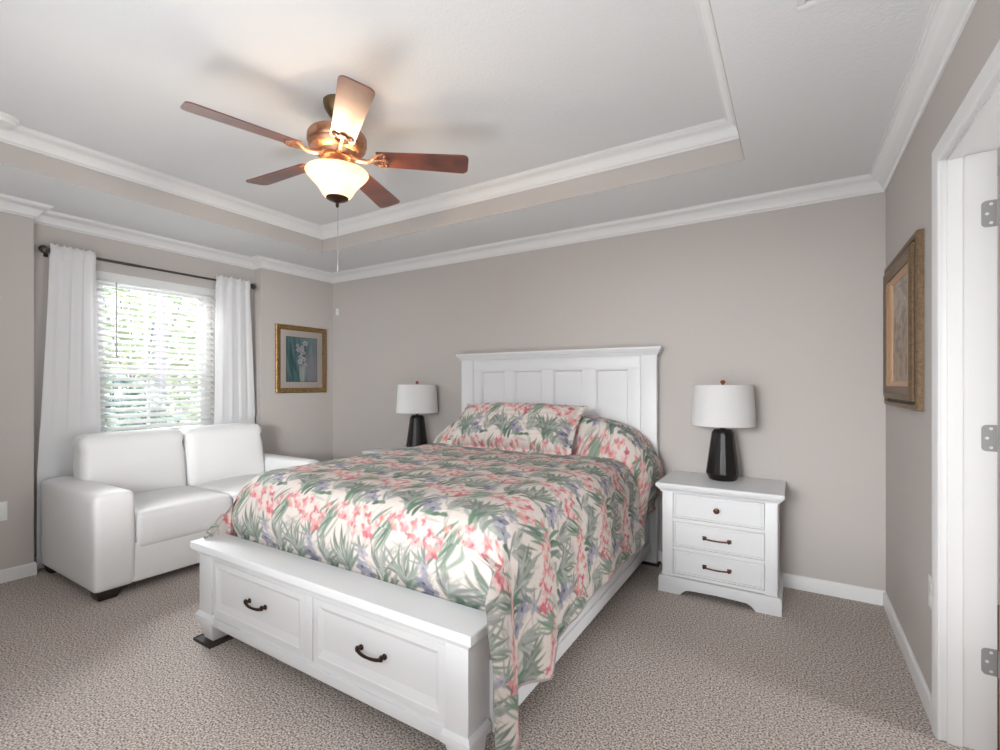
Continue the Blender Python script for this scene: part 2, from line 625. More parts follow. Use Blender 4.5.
# ---- window behind the sofa: frame, sashes, panes, sill
win = bpy.data.objects.new('window_1', None)
win.location = (XW - 0.10, (WY0 + WY1) / 2, WZ0)
COL.objects.link(win)
struct(win)
f = MB()
FXa, FXb = XW - 0.155, XW - 0.080
f.box(FXa, FXb, WY0, WY0 + 0.045, WZ0, WZ1)
f.box(FXa, FXb, WY1 - 0.045, WY1, WZ0, WZ1)
f.box(FXa, FXb, WY0 + 0.045, WY1 - 0.045, WZ1 - 0.045, WZ1)
f.box(FXa, FXb, WY0 + 0.045, WY1 - 0.045, WZ0, WZ0 + 0.045)
f.build('frame', M['vinyl'], win, bevel=0.003)
ZM = 1.35


def sash(x, z0, z1):
    s = MB()
    a, b2 = WY0 + 0.046, WY1 - 0.046
    s.box(x, x + 0.03, a, a + 0.040, z0, z1)
    s.box(x, x + 0.03, b2 - 0.040, b2, z0, z1)
    s.box(x, x + 0.03, a + 0.040, b2 - 0.040, z1 - 0.042, z1)
    s.box(x, x + 0.03, a + 0.040, b2 - 0.040, z0, z0 + 0.042)
    ym = (a + b2) / 2 - 0.05
    s.box(x + 0.012, x + 0.024, ym - 0.011, ym + 0.011, z0 + 0.042, z1 - 0.042)
    o = s.build('sash', M['vinyl'], win, bevel=0.002)
    MB().box(x + 0.016, x + 0.020, a + 0.038, b2 - 0.038, z0 + 0.04, z1 - 0.04).build('pane', M['glass'], o, smooth=False)


sash(FXa + 0.006, ZM - 0.02, WZ1 - 0.046)
sash(FXa + 0.040, WZ0 + 0.046, ZM + 0.022)
MB().box(XW - 0.16, XW + 0.03, WY0 - 0.02, WY1 + 0.02, WZ0 - 0.022, WZ0 + 0.001).build('sill', M['trim'], win, bevel=0.004)

fill_win = bpy.data.objects.new('window_added', None)  # unseen window, made up to let the fill light in
fill_win.location = ((FX0 + FX1) / 2, YF - 0.07, FZ0)
COL.objects.link(fill_win)
struct(fill_win)
f = MB()
for a0, a1 in ((FX0, FX0 + 0.05), ((FX0 + FX1) / 2 - 0.03, (FX0 + FX1) / 2 + 0.03), (FX1 - 0.05, FX1)):
    f.box(a0, a1, YF - 0.12, YF - 0.05, FZ0, FZ1)
f.box(FX0, FX1, YF - 0.12, YF - 0.05, FZ0, FZ0 + 0.05)
f.box(FX0, FX1, YF - 0.12, YF - 0.05, FZ1 - 0.05, FZ1)
f.build('frame', M['vinyl'], fill_win)

# ------------------------------------------------------------------ outside: lawn and shrubs
g = MB().box(-14, XW - 0.17, -4, 9, -0.45, -0.40)
struct(g.build('ground_garden', M['lawn'], smooth=False))


def leafy(name, label, cat, cx, cy, z0, h, r, n, size, m, seed):
    rnd = random.Random(seed)
    root = thing(name, label, cat, (cx, cy, z0), None)
    st = MB()
    for k in range(5):
        a = rnd.uniform(0, 2 * PI)
        top = (cx + math.cos(a) * r * 0.55, cy + math.sin(a) * r * 0.55, z0 + h * rnd.uniform(0.7, 0.95))
        mid = (cx + math.cos(a) * r * 0.15, cy + math.sin(a) * r * 0.15, z0 + h * 0.35)
        st.tube([(cx + math.cos(a) * 0.02, cy + math.sin(a) * 0.02, z0 - 0.02), mid, top], [0.03, 0.02, 0.008], 6)
    st.build('stem', M['bark'], root)
    lf = MB()
    for k in range(n):
        while True:
            p = Vector((rnd.uniform(-1, 1), rnd.uniform(-1, 1), rnd.uniform(-1, 1)))
            if p.length < 1 and p.length > 0.35:
                break
        c0 = Vector((cx + p.x * r, cy + p.y * r, z0 + h * 0.55 + p.z * h * 0.47))
        d0 = Vector((rnd.uniform(-1, 1), rnd.uniform(-1, 1), rnd.uniform(-0.9, 0.5))).normalized()
        s0 = d0.cross(Vector((rnd.uniform(-1, 1), rnd.uniform(-1, 1), rnd.uniform(-1, 1)))).normalized()
        nn = d0.cross(s0)
        L = size * rnd.uniform(0.7, 1.3)
        W = L * 0.17
        lf.add([c0, c0 + d0 * L * 0.4 + s0 * W + nn * 0.1 * W, c0 + d0 * L, c0 + d0 * L * 0.4 - s0 * W + nn * 0.1 * W, c0 + d0 * L * 0.45 - nn * W * 0.4],
               [(0, 1, 4), (1, 2, 4), (2, 3, 4), (3, 0, 4)])
    lf.build('foliage', m, root, fix=False)
    return root


leafy('garden_shrub', 'dark bluish shrub low outside the window, left of the mullion', 'shrub', -6.1, 2.05, -0.4, 1.75, 0.72, 1800, 0.16, M['leaf_blue'], 3)
leafy('garden_shrub', 'yellow-green shrub low outside the window, right of the mullion', 'shrub', -6.3, 3.55, -0.4, 1.7, 0.70, 1500, 0.15, M['leaf'], 5)
leafy('garden_tree', 'light green tree crown seen through the upper half of the blind', 'tree', -9.4, 3.6, -0.4, 5.4, 2.1, 5200, 0.20, M['leaf'], 9)
bt = MB().lathe([(0.07, -0.4), (0.06, 3.2)], (-7.2, 3.02, 0), 12)
tag(bt.build('garden_post', M['bark']), 'slim bluish post standing in the garden behind the blind', 'post')

# ------------------------------------------------------------------ window blind
bl = thing('window_blind', 'white slatted blind hanging in the window behind the sofa', 'blind', (XW - 0.03, (WY0 + WY1) / 2, 0.86))
v = MB()
v.box(XW - 0.058, XW + 0.004, WY0 + 0.004, WY1 - 0.004, 2.036, WZ1 - 0.001)
v.build('valance', M['blind'], bl, bevel=0.003)
s = MB()
zz = 2.010
SA = math.radians(-33)
k = 0
while zz > 0.90:
    # slightly crowned slat, room edge a little lower
    ca, sa = math.cos(SA), math.sin(SA)
    pts = []
    for q, up in ((-0.025, 0.0), (-0.0125, 0.0018), (0.0, 0.0024), (0.0125, 0.0018), (0.025, 0.0), (0.025, -0.002), (0.0, -0.0004), (-0.025, -0.002)):
        pts.append((XW - 0.030 + q * ca - up * sa, zz + q * sa + up * ca))
    n0 = len(s.v)
    vs = [(p[0], WY0 + 0.008, p[1]) for p in pts] + [(p[0], WY1 - 0.008, p[1]) for p in pts]
    n = len(pts)
    s.add(vs, [tuple(range(n)), tuple(range(2 * n - 1, n - 1, -1))] + [(i, n + i, n + (i + 1) % n, (i + 1) % n) for i in range(n)])
    zz -= 0.0475
    k += 1
so = s.build('slats', M['blind'], bl)
ld = MB()
for yy in (WY0 + 0.12, (WY0 + WY1) / 2, WY1 - 0.12):
    for xx in (XW - 0.056, XW - 0.004):
        ld.tube([(xx, yy, 2.04), (xx, yy, 0.875)], 0.0011, 6)
ld.build('ladder_cord', M['blind'], bl)
MB().box(XW - 0.056, XW - 0.004, WY0 + 0.008, WY1 - 0.008, 0.858, 0.876).build('bottom_rail', M['blind'], bl, bevel=0.003)
wd = MB()
wd.tube([(XW + 0.012, 1.545, 2.03), (XW + 0.012, 1.545, 1.46)], 0.0045, 8)
wd.build('tilt_wand', M['nickel'], bl)

# ------------------------------------------------------------------ curtain rod and curtains
RX, RZ = XW + 0.085, 2.168
rod = thing('curtain_rod', 'slim dark pewter curtain rod across the top of the window', 'curtain rod', (XW, 1.85, RZ))
r_ = MB().tube([(RX, 1.155, RZ), (RX, 2.535, RZ)], 0.0085, 14)
r_.lathe([(0.0105, 0), (0.0105, 0.5)], (RX, 1.17, RZ), 14, 'y')
r_.build('pole', M['steel_dark'], rod)
fa = MB().lathe([(0.008, 0.050), (0.016, 0.046), (0.016, 0.034), (0.009, 0.030), (0.009, 0.026), (0.019, 0.022), (0.027, 0.012), (0.029, 0.002),
                 (0.027, -0.008), (0.019, -0.018), (0.010, -0.022), (0.004, -0.026)], (RX, 1.112, RZ), 8, 'y')
fa.build('finial', M['steel_dark'], rod, smooth=False)
fb = MB().lathe([(0.008, -0.040), (0.014, -0.034), (0.014, -0.026), (0.009, -0.022), (0.024, -0.016), (0.026, -0.002), (0.026, 0.014), (0.018, 0.022), (0.006, 0.024)], (RX, 2.568, RZ), 8, 'y')
fb.build('finial', M['steel_dark'], rod, smooth=False)
for yy in (1.145, 2.548):
    bk = MB()
    bk.box(XW, XW + 0.006, yy - 0.012, yy + 0.012, RZ - 0.035, RZ + 0.035)
    bk.box(XW + 0.005, RX, yy - 0.005, yy + 0.005, RZ - 0.016, RZ - 0.006)
    bk.tube([(RX - 0.013, yy, RZ - 0.004), (RX - 0.006, yy, RZ - 0.013), (RX + 0.006, yy, RZ - 0.013), (RX + 0.013, yy, RZ - 0.004)], 0.004, 8)
    bk.build('bracket', M['steel_dark'], rod)


def curtain(label, y0t, y1t, y0b, y1b, pleats, seed, lean):
    rnd = random.Random(seed)
    nu, nv = 120, 70
    zt, zb = RZ + 0.045, 0.015
    ph = [rnd.uniform(0, 6.28) for _ in range(4)]
    vs, fs = [], []
    for jv in range(nv + 1):
        t = jv / nv
        t2 = t ** 1.3
        z = zt + (zb - zt) * t2
        y0 = y0t + (y0b - y0t) * min(1, t2 * 1.4)
        y1 = y1t + (y1b - y1t) * min(1, t2 * 1.4)
        amp = (0.006 * math.exp(-t * 16) + 0.0042 + 0.003 * t)
        # pocket bulges over the rod
        dzr = abs(z - RZ)
        for iu in range(nu + 1):
            u = iu / nu
            wv = math.sin(u * pleats * 2 * PI + ph[0] + 0.5 * math.sin(3 * t + ph[1])) + 0.25 * math.sin(u * pleats * 4.3 * PI + ph[2] + 1.2 * t)
            x = RX + amp * wv * 0.8
            if dzr < 0.036:
                x = max(x, RX + 0.0135 + 0.003 * wv)
            top = 0.006 * math.sin(u * pleats * 4 * PI + ph[3]) if jv == 0 else 0
            x = max(x, XW + 0.03)
            if z < 0.95:
                x = min(x, XW + 0.078)
            vs.append((x, y0 + (y1 - y0) * u + 0.004 * math.sin(u * 30 + t * 5), z + top))
    for jv in range(nv):
        for iu in range(nu):
            a = jv * (nu + 1) + iu
            fs.append((a, a + 1, a + nu + 2, a + nu + 1))
    # back of the rod pocket
    mb = MB().add(vs, fs)
    n0 = nu + 1
    bv = []
    for z in (RZ + 0.022, RZ, RZ - 0.022):
        for iu in range(n0):
            u = iu / nu
            xx = RX + 0.010 if abs(z - RZ) > 0.01 else RX - 0.0125
            bv.append((xx, y0t + (y1t - y0t) * u, z))
    bf = []
    for q in range(2):
        for iu in range(nu):
            a = q * n0 + iu
            bf.append((a, a + 1, a + n0 + 1, a + n0))
    mb.add(bv, bf)
    o = mb.build('curtain', M['curtain'], None, fix=False, angle=180)
    so = o.modifiers.new('thickness', 'SOLIDIFY')
    so.thickness = 0.0022
    tag(o, label, 'curtain', 'white curtains at the window')
    return o


curtain('white curtain panel on the window side nearest the sofa armrest and outlet', 1.145, 1.395, 1.085, 1.43, 3.6, 2, 0)
curtain('white curtain panel between the window and the framed flower picture', 2.235, 2.540, 2.225, 2.60, 3.8, 5, 0)

# ------------------------------------------------------------------ sofa
SX0, SX1, SY0, SY1 = -4.300, -3.385, 1.088, 2.620
sofa = thing('sofa', 'white leather two-seat sofa under the window', 'sofa', ((SX0 + SX1) / 2, (SY0 + SY1) / 2, 0))
AWL, AWR = 1.292, 2.480


def frame_fn(q, u):
    return q


MB().rbox(SX0 + 0.02, SX1 - 0.006, AWL - 0.02, AWR + 0.02, 0.054, 0.30, 0.018, 10).build('base', M['leather'], sofa, angle=60)
MB().rbox(SX0, SX0 + 0.20, AWL - 0.03, AWR + 0.03, 0.07, 0.70, 0.05, 12).build('back_frame', M['leather'], sofa, angle=60)


def arm(y0, y1):
    def fn(q, u):
        # front face swells out slightly, top softly crowned
        q = q.copy()
        q.z += 0.014 * max(0, u[2]) * (1 - u[1] ** 2)
        q.x += 0.010 * max(0, u[0]) * (1 - u[2] ** 2)
        return q
    MB().rbox(SX0 + 0.002, SX1, y0, y1, 0.052, 0.612, 0.030, 16, (0.0, 0.006, 0.0), fn).build('armrest', M['leather'], sofa, angle=60)
    o = sofa.children[-1]
    # piped seam round the outer top edge
    return o


for (y0, y1) in ((SY0, AWL), (AWR, SY1)):
    o = arm(y0, y1)
    ys = y0 + 0.004 if y0 < 2 else y1 - 0.004
    p = []
    for k in range(9):
        t_ = k / 8
        p.append((SX0 + 0.05 + (SX1 - 0.04 - SX0 - 0.05) * t_, ys, 0.586))
    MB().tube(p, 0.0028, 6).build('seam', M['leather'], o)
ym = (AWL + AWR) / 2
for (y0, y1) in ((AWL + 0.003, ym - 0.001), (ym + 0.001, AWR - 0.003)):
    def sfn(q, u):
        q = q.copy()
        q.x += 0.012 * max(0, u[0]) * (1 - u[2] ** 2)
        # front underside rolls over the base
        q.z += 0.010 * max(0, u[2]) * (1 - u[1] ** 2) * (1 - u[0] ** 2)
        return q
    MB().rbox(SX0 + 0.14, SX1 - 0.002, y0, y1, 0.246, 0.475, 0.040, 18, (0.0, 0.0, 0.012), sfn).build('seat_cushion', M['leather'], sofa, angle=60)
for (y0, y1) in ((1.212, 1.846), (1.849, 2.478)):
    def bfn(q, u):
        q = q.copy()
        lean = (q.z - 0.44) * 0.13
        q.x -= lean
        # head roll: soft pull-in below the top band
        g = math.exp(-((q.z - 0.80) / 0.025) ** 2)
        e = max(abs(u[1]) - 0.86, 0) / 0.14
        q.x -= 0.020 * g * max(0, u[0]) * (0.2 + 0.8 * e)
        q.y -= 0.012 * g * e * (1 if u[1] > 0 else -1)
        q.z += 0.014 * max(0, u[2]) * (1 - u[1] ** 4)
        return q
    MB().rbox(SX0 + 0.17, SX0 + 0.375, y0, y1, 0.445, 0.905, 0.052, 20, (0.028, 0.0, 0.0), bfn).build('back_cushion', M['leather'], sofa, angle=60)
for (xx, yy) in ((SX1 - 0.07, SY0 + 0.075), (SX1 - 0.07, SY1 - 0.075), (SX0 + 0.07, SY0 + 0.075), (SX0 + 0.07, SY1 - 0.075)):
    lg = MB().hexa([(xx - 0.045, yy - 0.045, 0), (xx + 0.045, yy - 0.045, 0), (xx + 0.045, yy + 0.045, 0), (xx - 0.045, yy + 0.045, 0),
                    (xx - 0.06, yy - 0.06, 0.064), (xx + 0.06, yy - 0.06, 0.064), (xx + 0.06, yy + 0.06, 0.064), (xx - 0.06, yy + 0.06, 0.064)])
    lg.build('leg', M['dark_wood'], sofa, bevel=0.004)

# ------------------------------------------------------------------ bed
bed = thing('bed', 'white panelled queen bed with two drawers in the footboard', 'bed', (-1.67, 2.3, 0))
HX0, HX1, HYF = -2.484, -0.810, 3.378
hb = MB()
hb.box(HX0, HX0 + 0.112, HYF, 3.436, 0.012, 1.462)
hb.box(HX1 - 0.112, HX1, HYF, 3.436, 0.012, 1.462)
hb.box(HX0 + 0.112, HX1 - 0.112, HYF + 0.006, 3.430, 1.372, 1.462)
hb.box(HX0 + 0.112, HX1 - 0.112, HYF + 0.006, 3.430, 0.45, 0.62)
px = [-2.316, -2.284, -2.056, -1.952, -1.705, -1.600, -1.362, -1.252, -1.008, -0.978]
# stiles between the four panels
hb.box(HX0 + 0.112, -2.286, HYF + 0.006, 3.430, 0.62, 1.372)
for a0, a1 in ((-2.040, -1.958), (-1.697, -1.610), (-1.352, -1.262)):
    hb.box(a0, a1, HYF + 0.006, 3.430, 0.62, 1.372)
hb.box(-1.006, HX1 - 0.112, HYF + 0.006, 3.430, 0.62, 1.372)
# bead along the posts
hb.box(HX0 + 0.112, HX0 + 0.122, HYF - 0.002, HYF + 0.010, 0.45, 1.462)
hb.box(HX1 - 0.122, HX1 - 0.112, HYF - 0.002, HYF + 0.010, 0.45, 1.462)
headboard = hb.build('headboard', M['white'], bed, bevel=0.003)
for a0, a1 in ((-2.286, -2.040), (-1.958, -1.697), (-1.610, -1.352), (-1.262, -1.006)):
    q = MB()
    z0, z1 = 0.62, 1.372
    y = HYF + 0.006
    q.loops([(a0, a1, z0, z1, y + 0.030), (a0, a1, z0, z1, y + 0.004), (a0 + 0.008, a1 - 0.008, z0 + 0.008, z1 - 0.008, y + 0.003), (a0 + 0.020, a1 - 0.020, z0 + 0.020, z1 - 0.020, y + 0.016),
             (a0 + 0.026, a1 - 0.026, z0 + 0.026, z1 - 0.026, y + 0.016)])
    q.build('panel', M['white'], headboard, angle=20)
cp = MB()
cprof = [(0.0, 1.462), (-0.008, 1.462), (-0.012, 1.474), (-0.020, 1.486), (-0.024, 1.488), (-0.026, 1.494), (-0.033, 1.500), (-0.036, 1.508), (-0.034, 1.518), (0.0, 1.520)]
# moulding on the front and both ends
path = [(HX0, 3.436), (HX0, HYF), (HX1, HYF), (HX1, 3.436)]
cp.sweep([(a, z) for a, z in cprof] + [(0.02, 1.520), (0.02, 1.462)], path)
cp.box(HX0 + 0.015, HX1 - 0.015, HYF + 0.015, 3.436, 1.462, 1.5195)
cp.build('cap', M['white'], headboard, angle=30)

# footboard (storage front)
FYF, FYB = 1.222, 1.352
BX0, BX1 = -2.503, -0.872
fbm = MB()
PW = 0.112
for x0, x1 in ((BX0, BX0 + PW), (BX1 - PW * 0.82, BX1)):
    fbm.box(x0, x1, FYF, FYB - 0.004, 0.135, 0.432)
fbm.box(BX0 + PW, BX1 - PW * 0.82, FYF + 0.012, FYB - 0.004, 0.085, 0.150)          # lower rail
fbm.box(BX0 + PW, BX1 - PW * 0.82, FYF + 0.004, FYB - 0.004, 0.405, 0.434)          # upper rail
fbm.box(-1.690, -1.640, FYF + 0.004, FYB - 0.004, 0.148, 0.406)                      # centre stile
fbm.box(BX0 + PW, BX1 - PW * 0.82, FYF + 0.055, FYB - 0.004, 0.148, 0.406)           # back
fbm.box(BX0 + PW - 0.002, BX1 - PW * 0.82 + 0.002, FYF + 0.002, FYF + 0.03, 0.088, 0.130)          # base moulding
foot = fbm.build('footboard', M['white'], bed, bevel=0.003)
cap = MB()
capprof = [(0.0, 0.425), (-0.006, 0.425), (-0.010, 0.436), (-0.022, 0.444), (-0.026, 0.448), (-0.027, 0.452), (-0.031, 0.453), (-0.031, 0.481), (-0.028, 0.484), (0.05, 0.484), (0.05, 0.425)]
cap.sweep(capprof, [(BX0, FYB), (BX0, FYF), (BX1, FYF), (BX1, FYB)])
cap.box(BX0 + 0.01, BX1 - 0.01, FYF + 0.01, FYB, 0.430, 0.4839)
cap.build('cap', M['white'], foot, angle=30)
for x0, x1, dx in ((BX0, BX0 + PW, 1), (BX1 - PW * 0.82, BX1, -1)):
    ft = MB()
    y0, y1 = FYF, FYF + 0.105
    # plinth block with a stepped moulding, then a tapering foot
    ft.box(x0 - 0.013, x1 + 0.013, y0 - 0.013, y1 + 0.012, 0.100, 0.126)
    ft.hexa([(x0 - 0.013, y0 - 0.013, 0.126), (x1 + 0.013, y0 - 0.013, 0.126), (x1 + 0.013, y1 + 0.012, 0.126), (x0 - 0.013, y1 + 0.012, 0.126),
             (x0 - 0.004, y0 - 0.004, 0.142), (x1 + 0.004, y0 - 0.004, 0.142), (x1 + 0.004, y1 + 0.004, 0.142), (x0 - 0.004, y1 + 0.004, 0.142)])
    ft.hexa([(x0 + 0.026, y0 + 0.012, 0.010), (x1 - 0.008, y0 + 0.012, 0.010), (x1 - 0.008, y1 - 0.012, 0.010), (x0 + 0.026, y1 - 0.012, 0.010),
             (x0 - 0.004, y0 - 0.004, 0.101), (x1 + 0.004, y0 - 0.004, 0.101), (x1 + 0.004, y1 + 0.004, 0.101), (x0 - 0.004, y1 + 0.004, 0.101)])
    ft.build('foot', M['white'], bed, bevel=0.003)
for x0, x1, z0, z1, hx in ((-2.388, -1.692, 0.152, 0.403, -2.036), (-1.638, -0.966, 0.152, 0.403, -1.312)):
    q = MB()
    y = FYF + 0.006
    q.loops([(x0, x1, z0, z1, y + 0.045), (x0, x1, z0, z1, y + 0.001), (x0 + 0.002, x1 - 0.002, z0 + 0.002, z1 - 0.002, y),
             (x0 + 0.030, x1 - 0.030, z0 + 0.022, z1 - 0.026, y), (x0 + 0.033, x1 - 0.033, z0 + 0.026, z1 - 0.029, y + 0.003),
             (x0 + 0.052, x1 - 0.052, z0 + 0.056, z1 - 0.044, y + 0.011), (x0 + 0.055, x1 - 0.055, z0 + 0.059, z1 - 0.047, y + 0.011)])
    dr = q.build('drawer', M['white'], bed, angle=12)
    hn = MB()
    zc = 0.278
    hw_ = 0.060
    yy = y + 0.011
    for sgn in (-1, 1):
        hn.lathe([(0.011, 0.0), (0.011, -0.004), (0.006, -0.010), (0.006, -0.022)], (hx + sgn * hw_, yy, zc), 12, 'y')
        hn.tube([(hx + sgn * hw_, yy - 0.020, zc - 0.006), (hx + sgn * (hw_ + 0.001), yy - 0.021, zc + 0.006), (hx + sgn * (hw_ + 0.002), yy - 0.02, zc + 0.013)], [0.0075, 0.008, 0.005], 10)
    pts = []
    for k in range(13):
        a = -1 + 2 * k / 12
        pts.append((hx + a * hw_, yy - 0.020 - 0.010 * (1 - a * a), zc - 0.002 - 0.005 * (1 - a ** 4)))
    hn.tube(pts, [0.0068 - 0.0015 * (1 - abs(-1 + 2 * k / 12)) for k in range(13)], 10)
    hn.build('handle', M['bronze'], dr)
# side rails
for xo, xi, s in ((-0.858, -0.890, 1), (-2.470, -2.438, -1)):
    q = MB()
    a0, a1 = min(xo, xi), max(xo, xi)
    q.box(a0, a1, FYB - 0.006, HYF + 0.002, 0.090, 0.33)
    xb0, xb1 = (xo - 0.004, xo + 0.010) if s > 0 else (xo - 0.010, xo + 0.004)
    q.box(xb0, xb1, FYB - 0.006, HYF - 0.002, 0.090, 0.150)
    q.build('side_rail', M['white'], bed, bevel=0.003)
sl = MB()
for k in range(12):
    sl.box(-2.44, -0.89, 1.42 + k * 0.165, 1.50 + k * 0.165, 0.30, 0.322)
sl.build('slats', M['white'], bed)
mt = MB().rbox(-2.425, -0.905, 1.43, 3.36, 0.325, 0.735, 0.06, 10)
tag(mt.build('mattress', M['shade'], None, angle=60), 'thick white mattress on the bed under the floral cover', 'mattress')
for k, (cx, cy, lb) in enumerate(((-2.435, 1.272, 'dark furniture cup under the bed foot on the sofa side'), (-0.925, 1.272, 'dark furniture cup under the bed foot hidden by the hanging cover'))):
    cu = MB()
    cu.box(cx - 0.075, cx + 0.075, cy - 0.072, cy + 0.072, 0.0, 0.0095)
    cu.sweep([(0, 0.0), (0.008, 0.0), (0.006, 0.014), (0.001, 0.014)], [(cx + 0.078, cy + 0.075), (cx - 0.078, cy + 0.075), (cx - 0.078, cy - 0.075), (cx + 0.078, cy - 0.075)], closed=True)
    tag(cu.build('furniture_cup', M['coaster'], bevel=0.003), lb, 'furniture cup', 'furniture cups under the bed feet')
for cx, lb in ((HX0 + 0.056, 'dark furniture pad under the headboard post beside the far nightstand'), (HX1 - 0.056, 'dark furniture pad under the headboard post beside the near nightstand')):
    cu = MB().box(cx - 0.075, cx + 0.075, 3.350, 3.436, 0.0, 0.012)
    tag(cu.build('furniture_pad', M['coaster'], bevel=0.003), lb, 'furniture pad')

# ------------------------------------------------------------------ floral textile pattern, drawn once into a repeating tile
TS = 0.66
TN = 440
tile = np.zeros((TN, TN, 3))
tile[:] = srgb(222, 212, 205)[:3]
tint = np.random.RandomState(3)


def lens(img, period, p0, p1, wid, col, alpha=1.0, curve=0.0, vein=None, wrap=True):
    """leaf / petal shaped stroke from p0 to p1 (metres)"""
    n0, n1 = img.shape[0], img.shape[1]
    sx, sy = n1 / period[0], n0 / period[1]
    p0 = np.array(p0, float)
    p1 = np.array(p1, float)
    L = np.linalg.norm(p1 - p0)
    if L < 1e-6:
        return
    lo = np.minimum(p0, p1) - wid - abs(curve) * L
    hi = np.maximum(p0, p1) + wid + abs(curve) * L
    ix = np.arange(int(math.floor(lo[0] * sx)), int(math.ceil(hi[0] * sx)) + 1)
    iy = np.arange(int(math.floor(lo[1] * sy)), int(math.ceil(hi[1] * sy)) + 1)
    if not wrap:
        ix = ix[(ix >= 0) & (ix < n1)]
        iy = iy[(iy >= 0) & (iy < n0)]
        if len(ix) == 0 or len(iy) == 0:
            return
    X, Y = np.meshgrid(ix / sx, iy / sy)
    d = (p1 - p0) / L
    t = ((X - p0[0]) * d[0] + (Y - p0[1]) * d[1]) / L
    q = -(X - p0[0]) * d[1] + (Y - p0[1]) * d[0]
    q = q - curve * L * 4 * t * (1 - t)
    tt = np.clip(t, 0, 1)
    w = wid * (np.sin(PI * tt ** 0.8) ** 0.8) + 1e-6
    a = np.clip((w - np.abs(q)) / 0.0016 + 0.5, 0, 1) * ((t > 0) & (t < 1)) * alpha
    c = np.zeros(X.shape + (3,))
    c[:] = col
    if vein is not None:
        e = np.clip(1 - np.abs(np.abs(q) - w * 0.9) / 0.0014, 0, 1)
        c = c * (1 - 0.7 * e[..., None]) + np.array(vein) * 0.7 * e[..., None]
        e = np.clip(1 - np.abs(q) / 0.0012, 0, 1) * 0.5
        c = c * (1 - e[..., None]) + np.array(vein) * e[..., None]
    JX, JY = np.meshgrid(ix % n1, iy % n0)
    img[JY, JX] = img[JY, JX] * (1 - a[..., None]) + c * a[..., None]


def C3(r, g, b):
    return np.array(srgb(r, g, b)[:3])


rr = random.Random(21)


def jit(c, k=0.12):
    return np.clip(c * (1 + rr.uniform(-k, k)), 0, 1)


GREENS = [C3(136, 150, 138), C3(122, 138, 126), C3(156, 166, 154), C3(170, 175, 167)]
GREYS = [C3(162, 164, 158), C3(142, 146, 141), C3(180, 180, 174), C3(124, 128, 125)]
DEEP = [C3(90, 120, 100), C3(108, 138, 116), C3(78, 104, 90)]
PINKS = [C3(212, 140, 146), C3(220, 162, 164), C3(202, 114, 124), C3(226, 186, 182)]
CORAL = [C3(218, 152, 140), C3(214, 136, 130), C3(226, 172, 150)]
CRIM = [C3(198, 92, 110), C3(190, 86, 104)]
BLUES = [C3(144, 144, 158), C3(122, 122, 142), C3(164, 164, 174)]
INK = C3(74, 84, 78)
PER = (TS, TS)


def flower(img, c, r, cols, ctr, vein=None, per=PER, wrap=True):
    n = 5
    a0 = rr.uniform(0, 6.28)
    for k in range(n):
        a = a0 + k * 2 * PI / n + rr.uniform(-0.2, 0.2)
        L = r * rr.uniform(0.8, 1.15)
        lens(img, per, c, (c[0] + math.cos(a) * L, c[1] + math.sin(a) * L), r * 0.30, jit(rr.choice(cols)), 0.85, 0.0, vein, wrap)
    lens(img, per, (c[0] - r * 0.18, c[1]), (c[0] + r * 0.18, c[1]), r * 0.15, ctr, 0.9, 0, None, wrap)


def plant(img, c, L, n, cols, a0, spread, wid=0.011, al=0.95):
    for k in range(n):
        a = a0 + spread * (rr.random() * 2 - 1)
        l = L * rr.uniform(0.5, 1.1)
        s0 = rr.uniform(0.0, 0.35) * L
        b0 = a0 + 0.3 * (a - a0)
        p0 = (c[0] + math.cos(b0) * s0, c[1] + math.sin(b0) * s0)
        lens(img, PER, p0, (p0[0] + math.cos(a) * l, p0[1] + math.sin(a) * l), wid * 0.68 * rr.uniform(0.6, 1.1), jit(rr.choice(cols)), al, rr.uniform(-0.1, 0.1), INK * rr.uniform(0.8, 1.6))


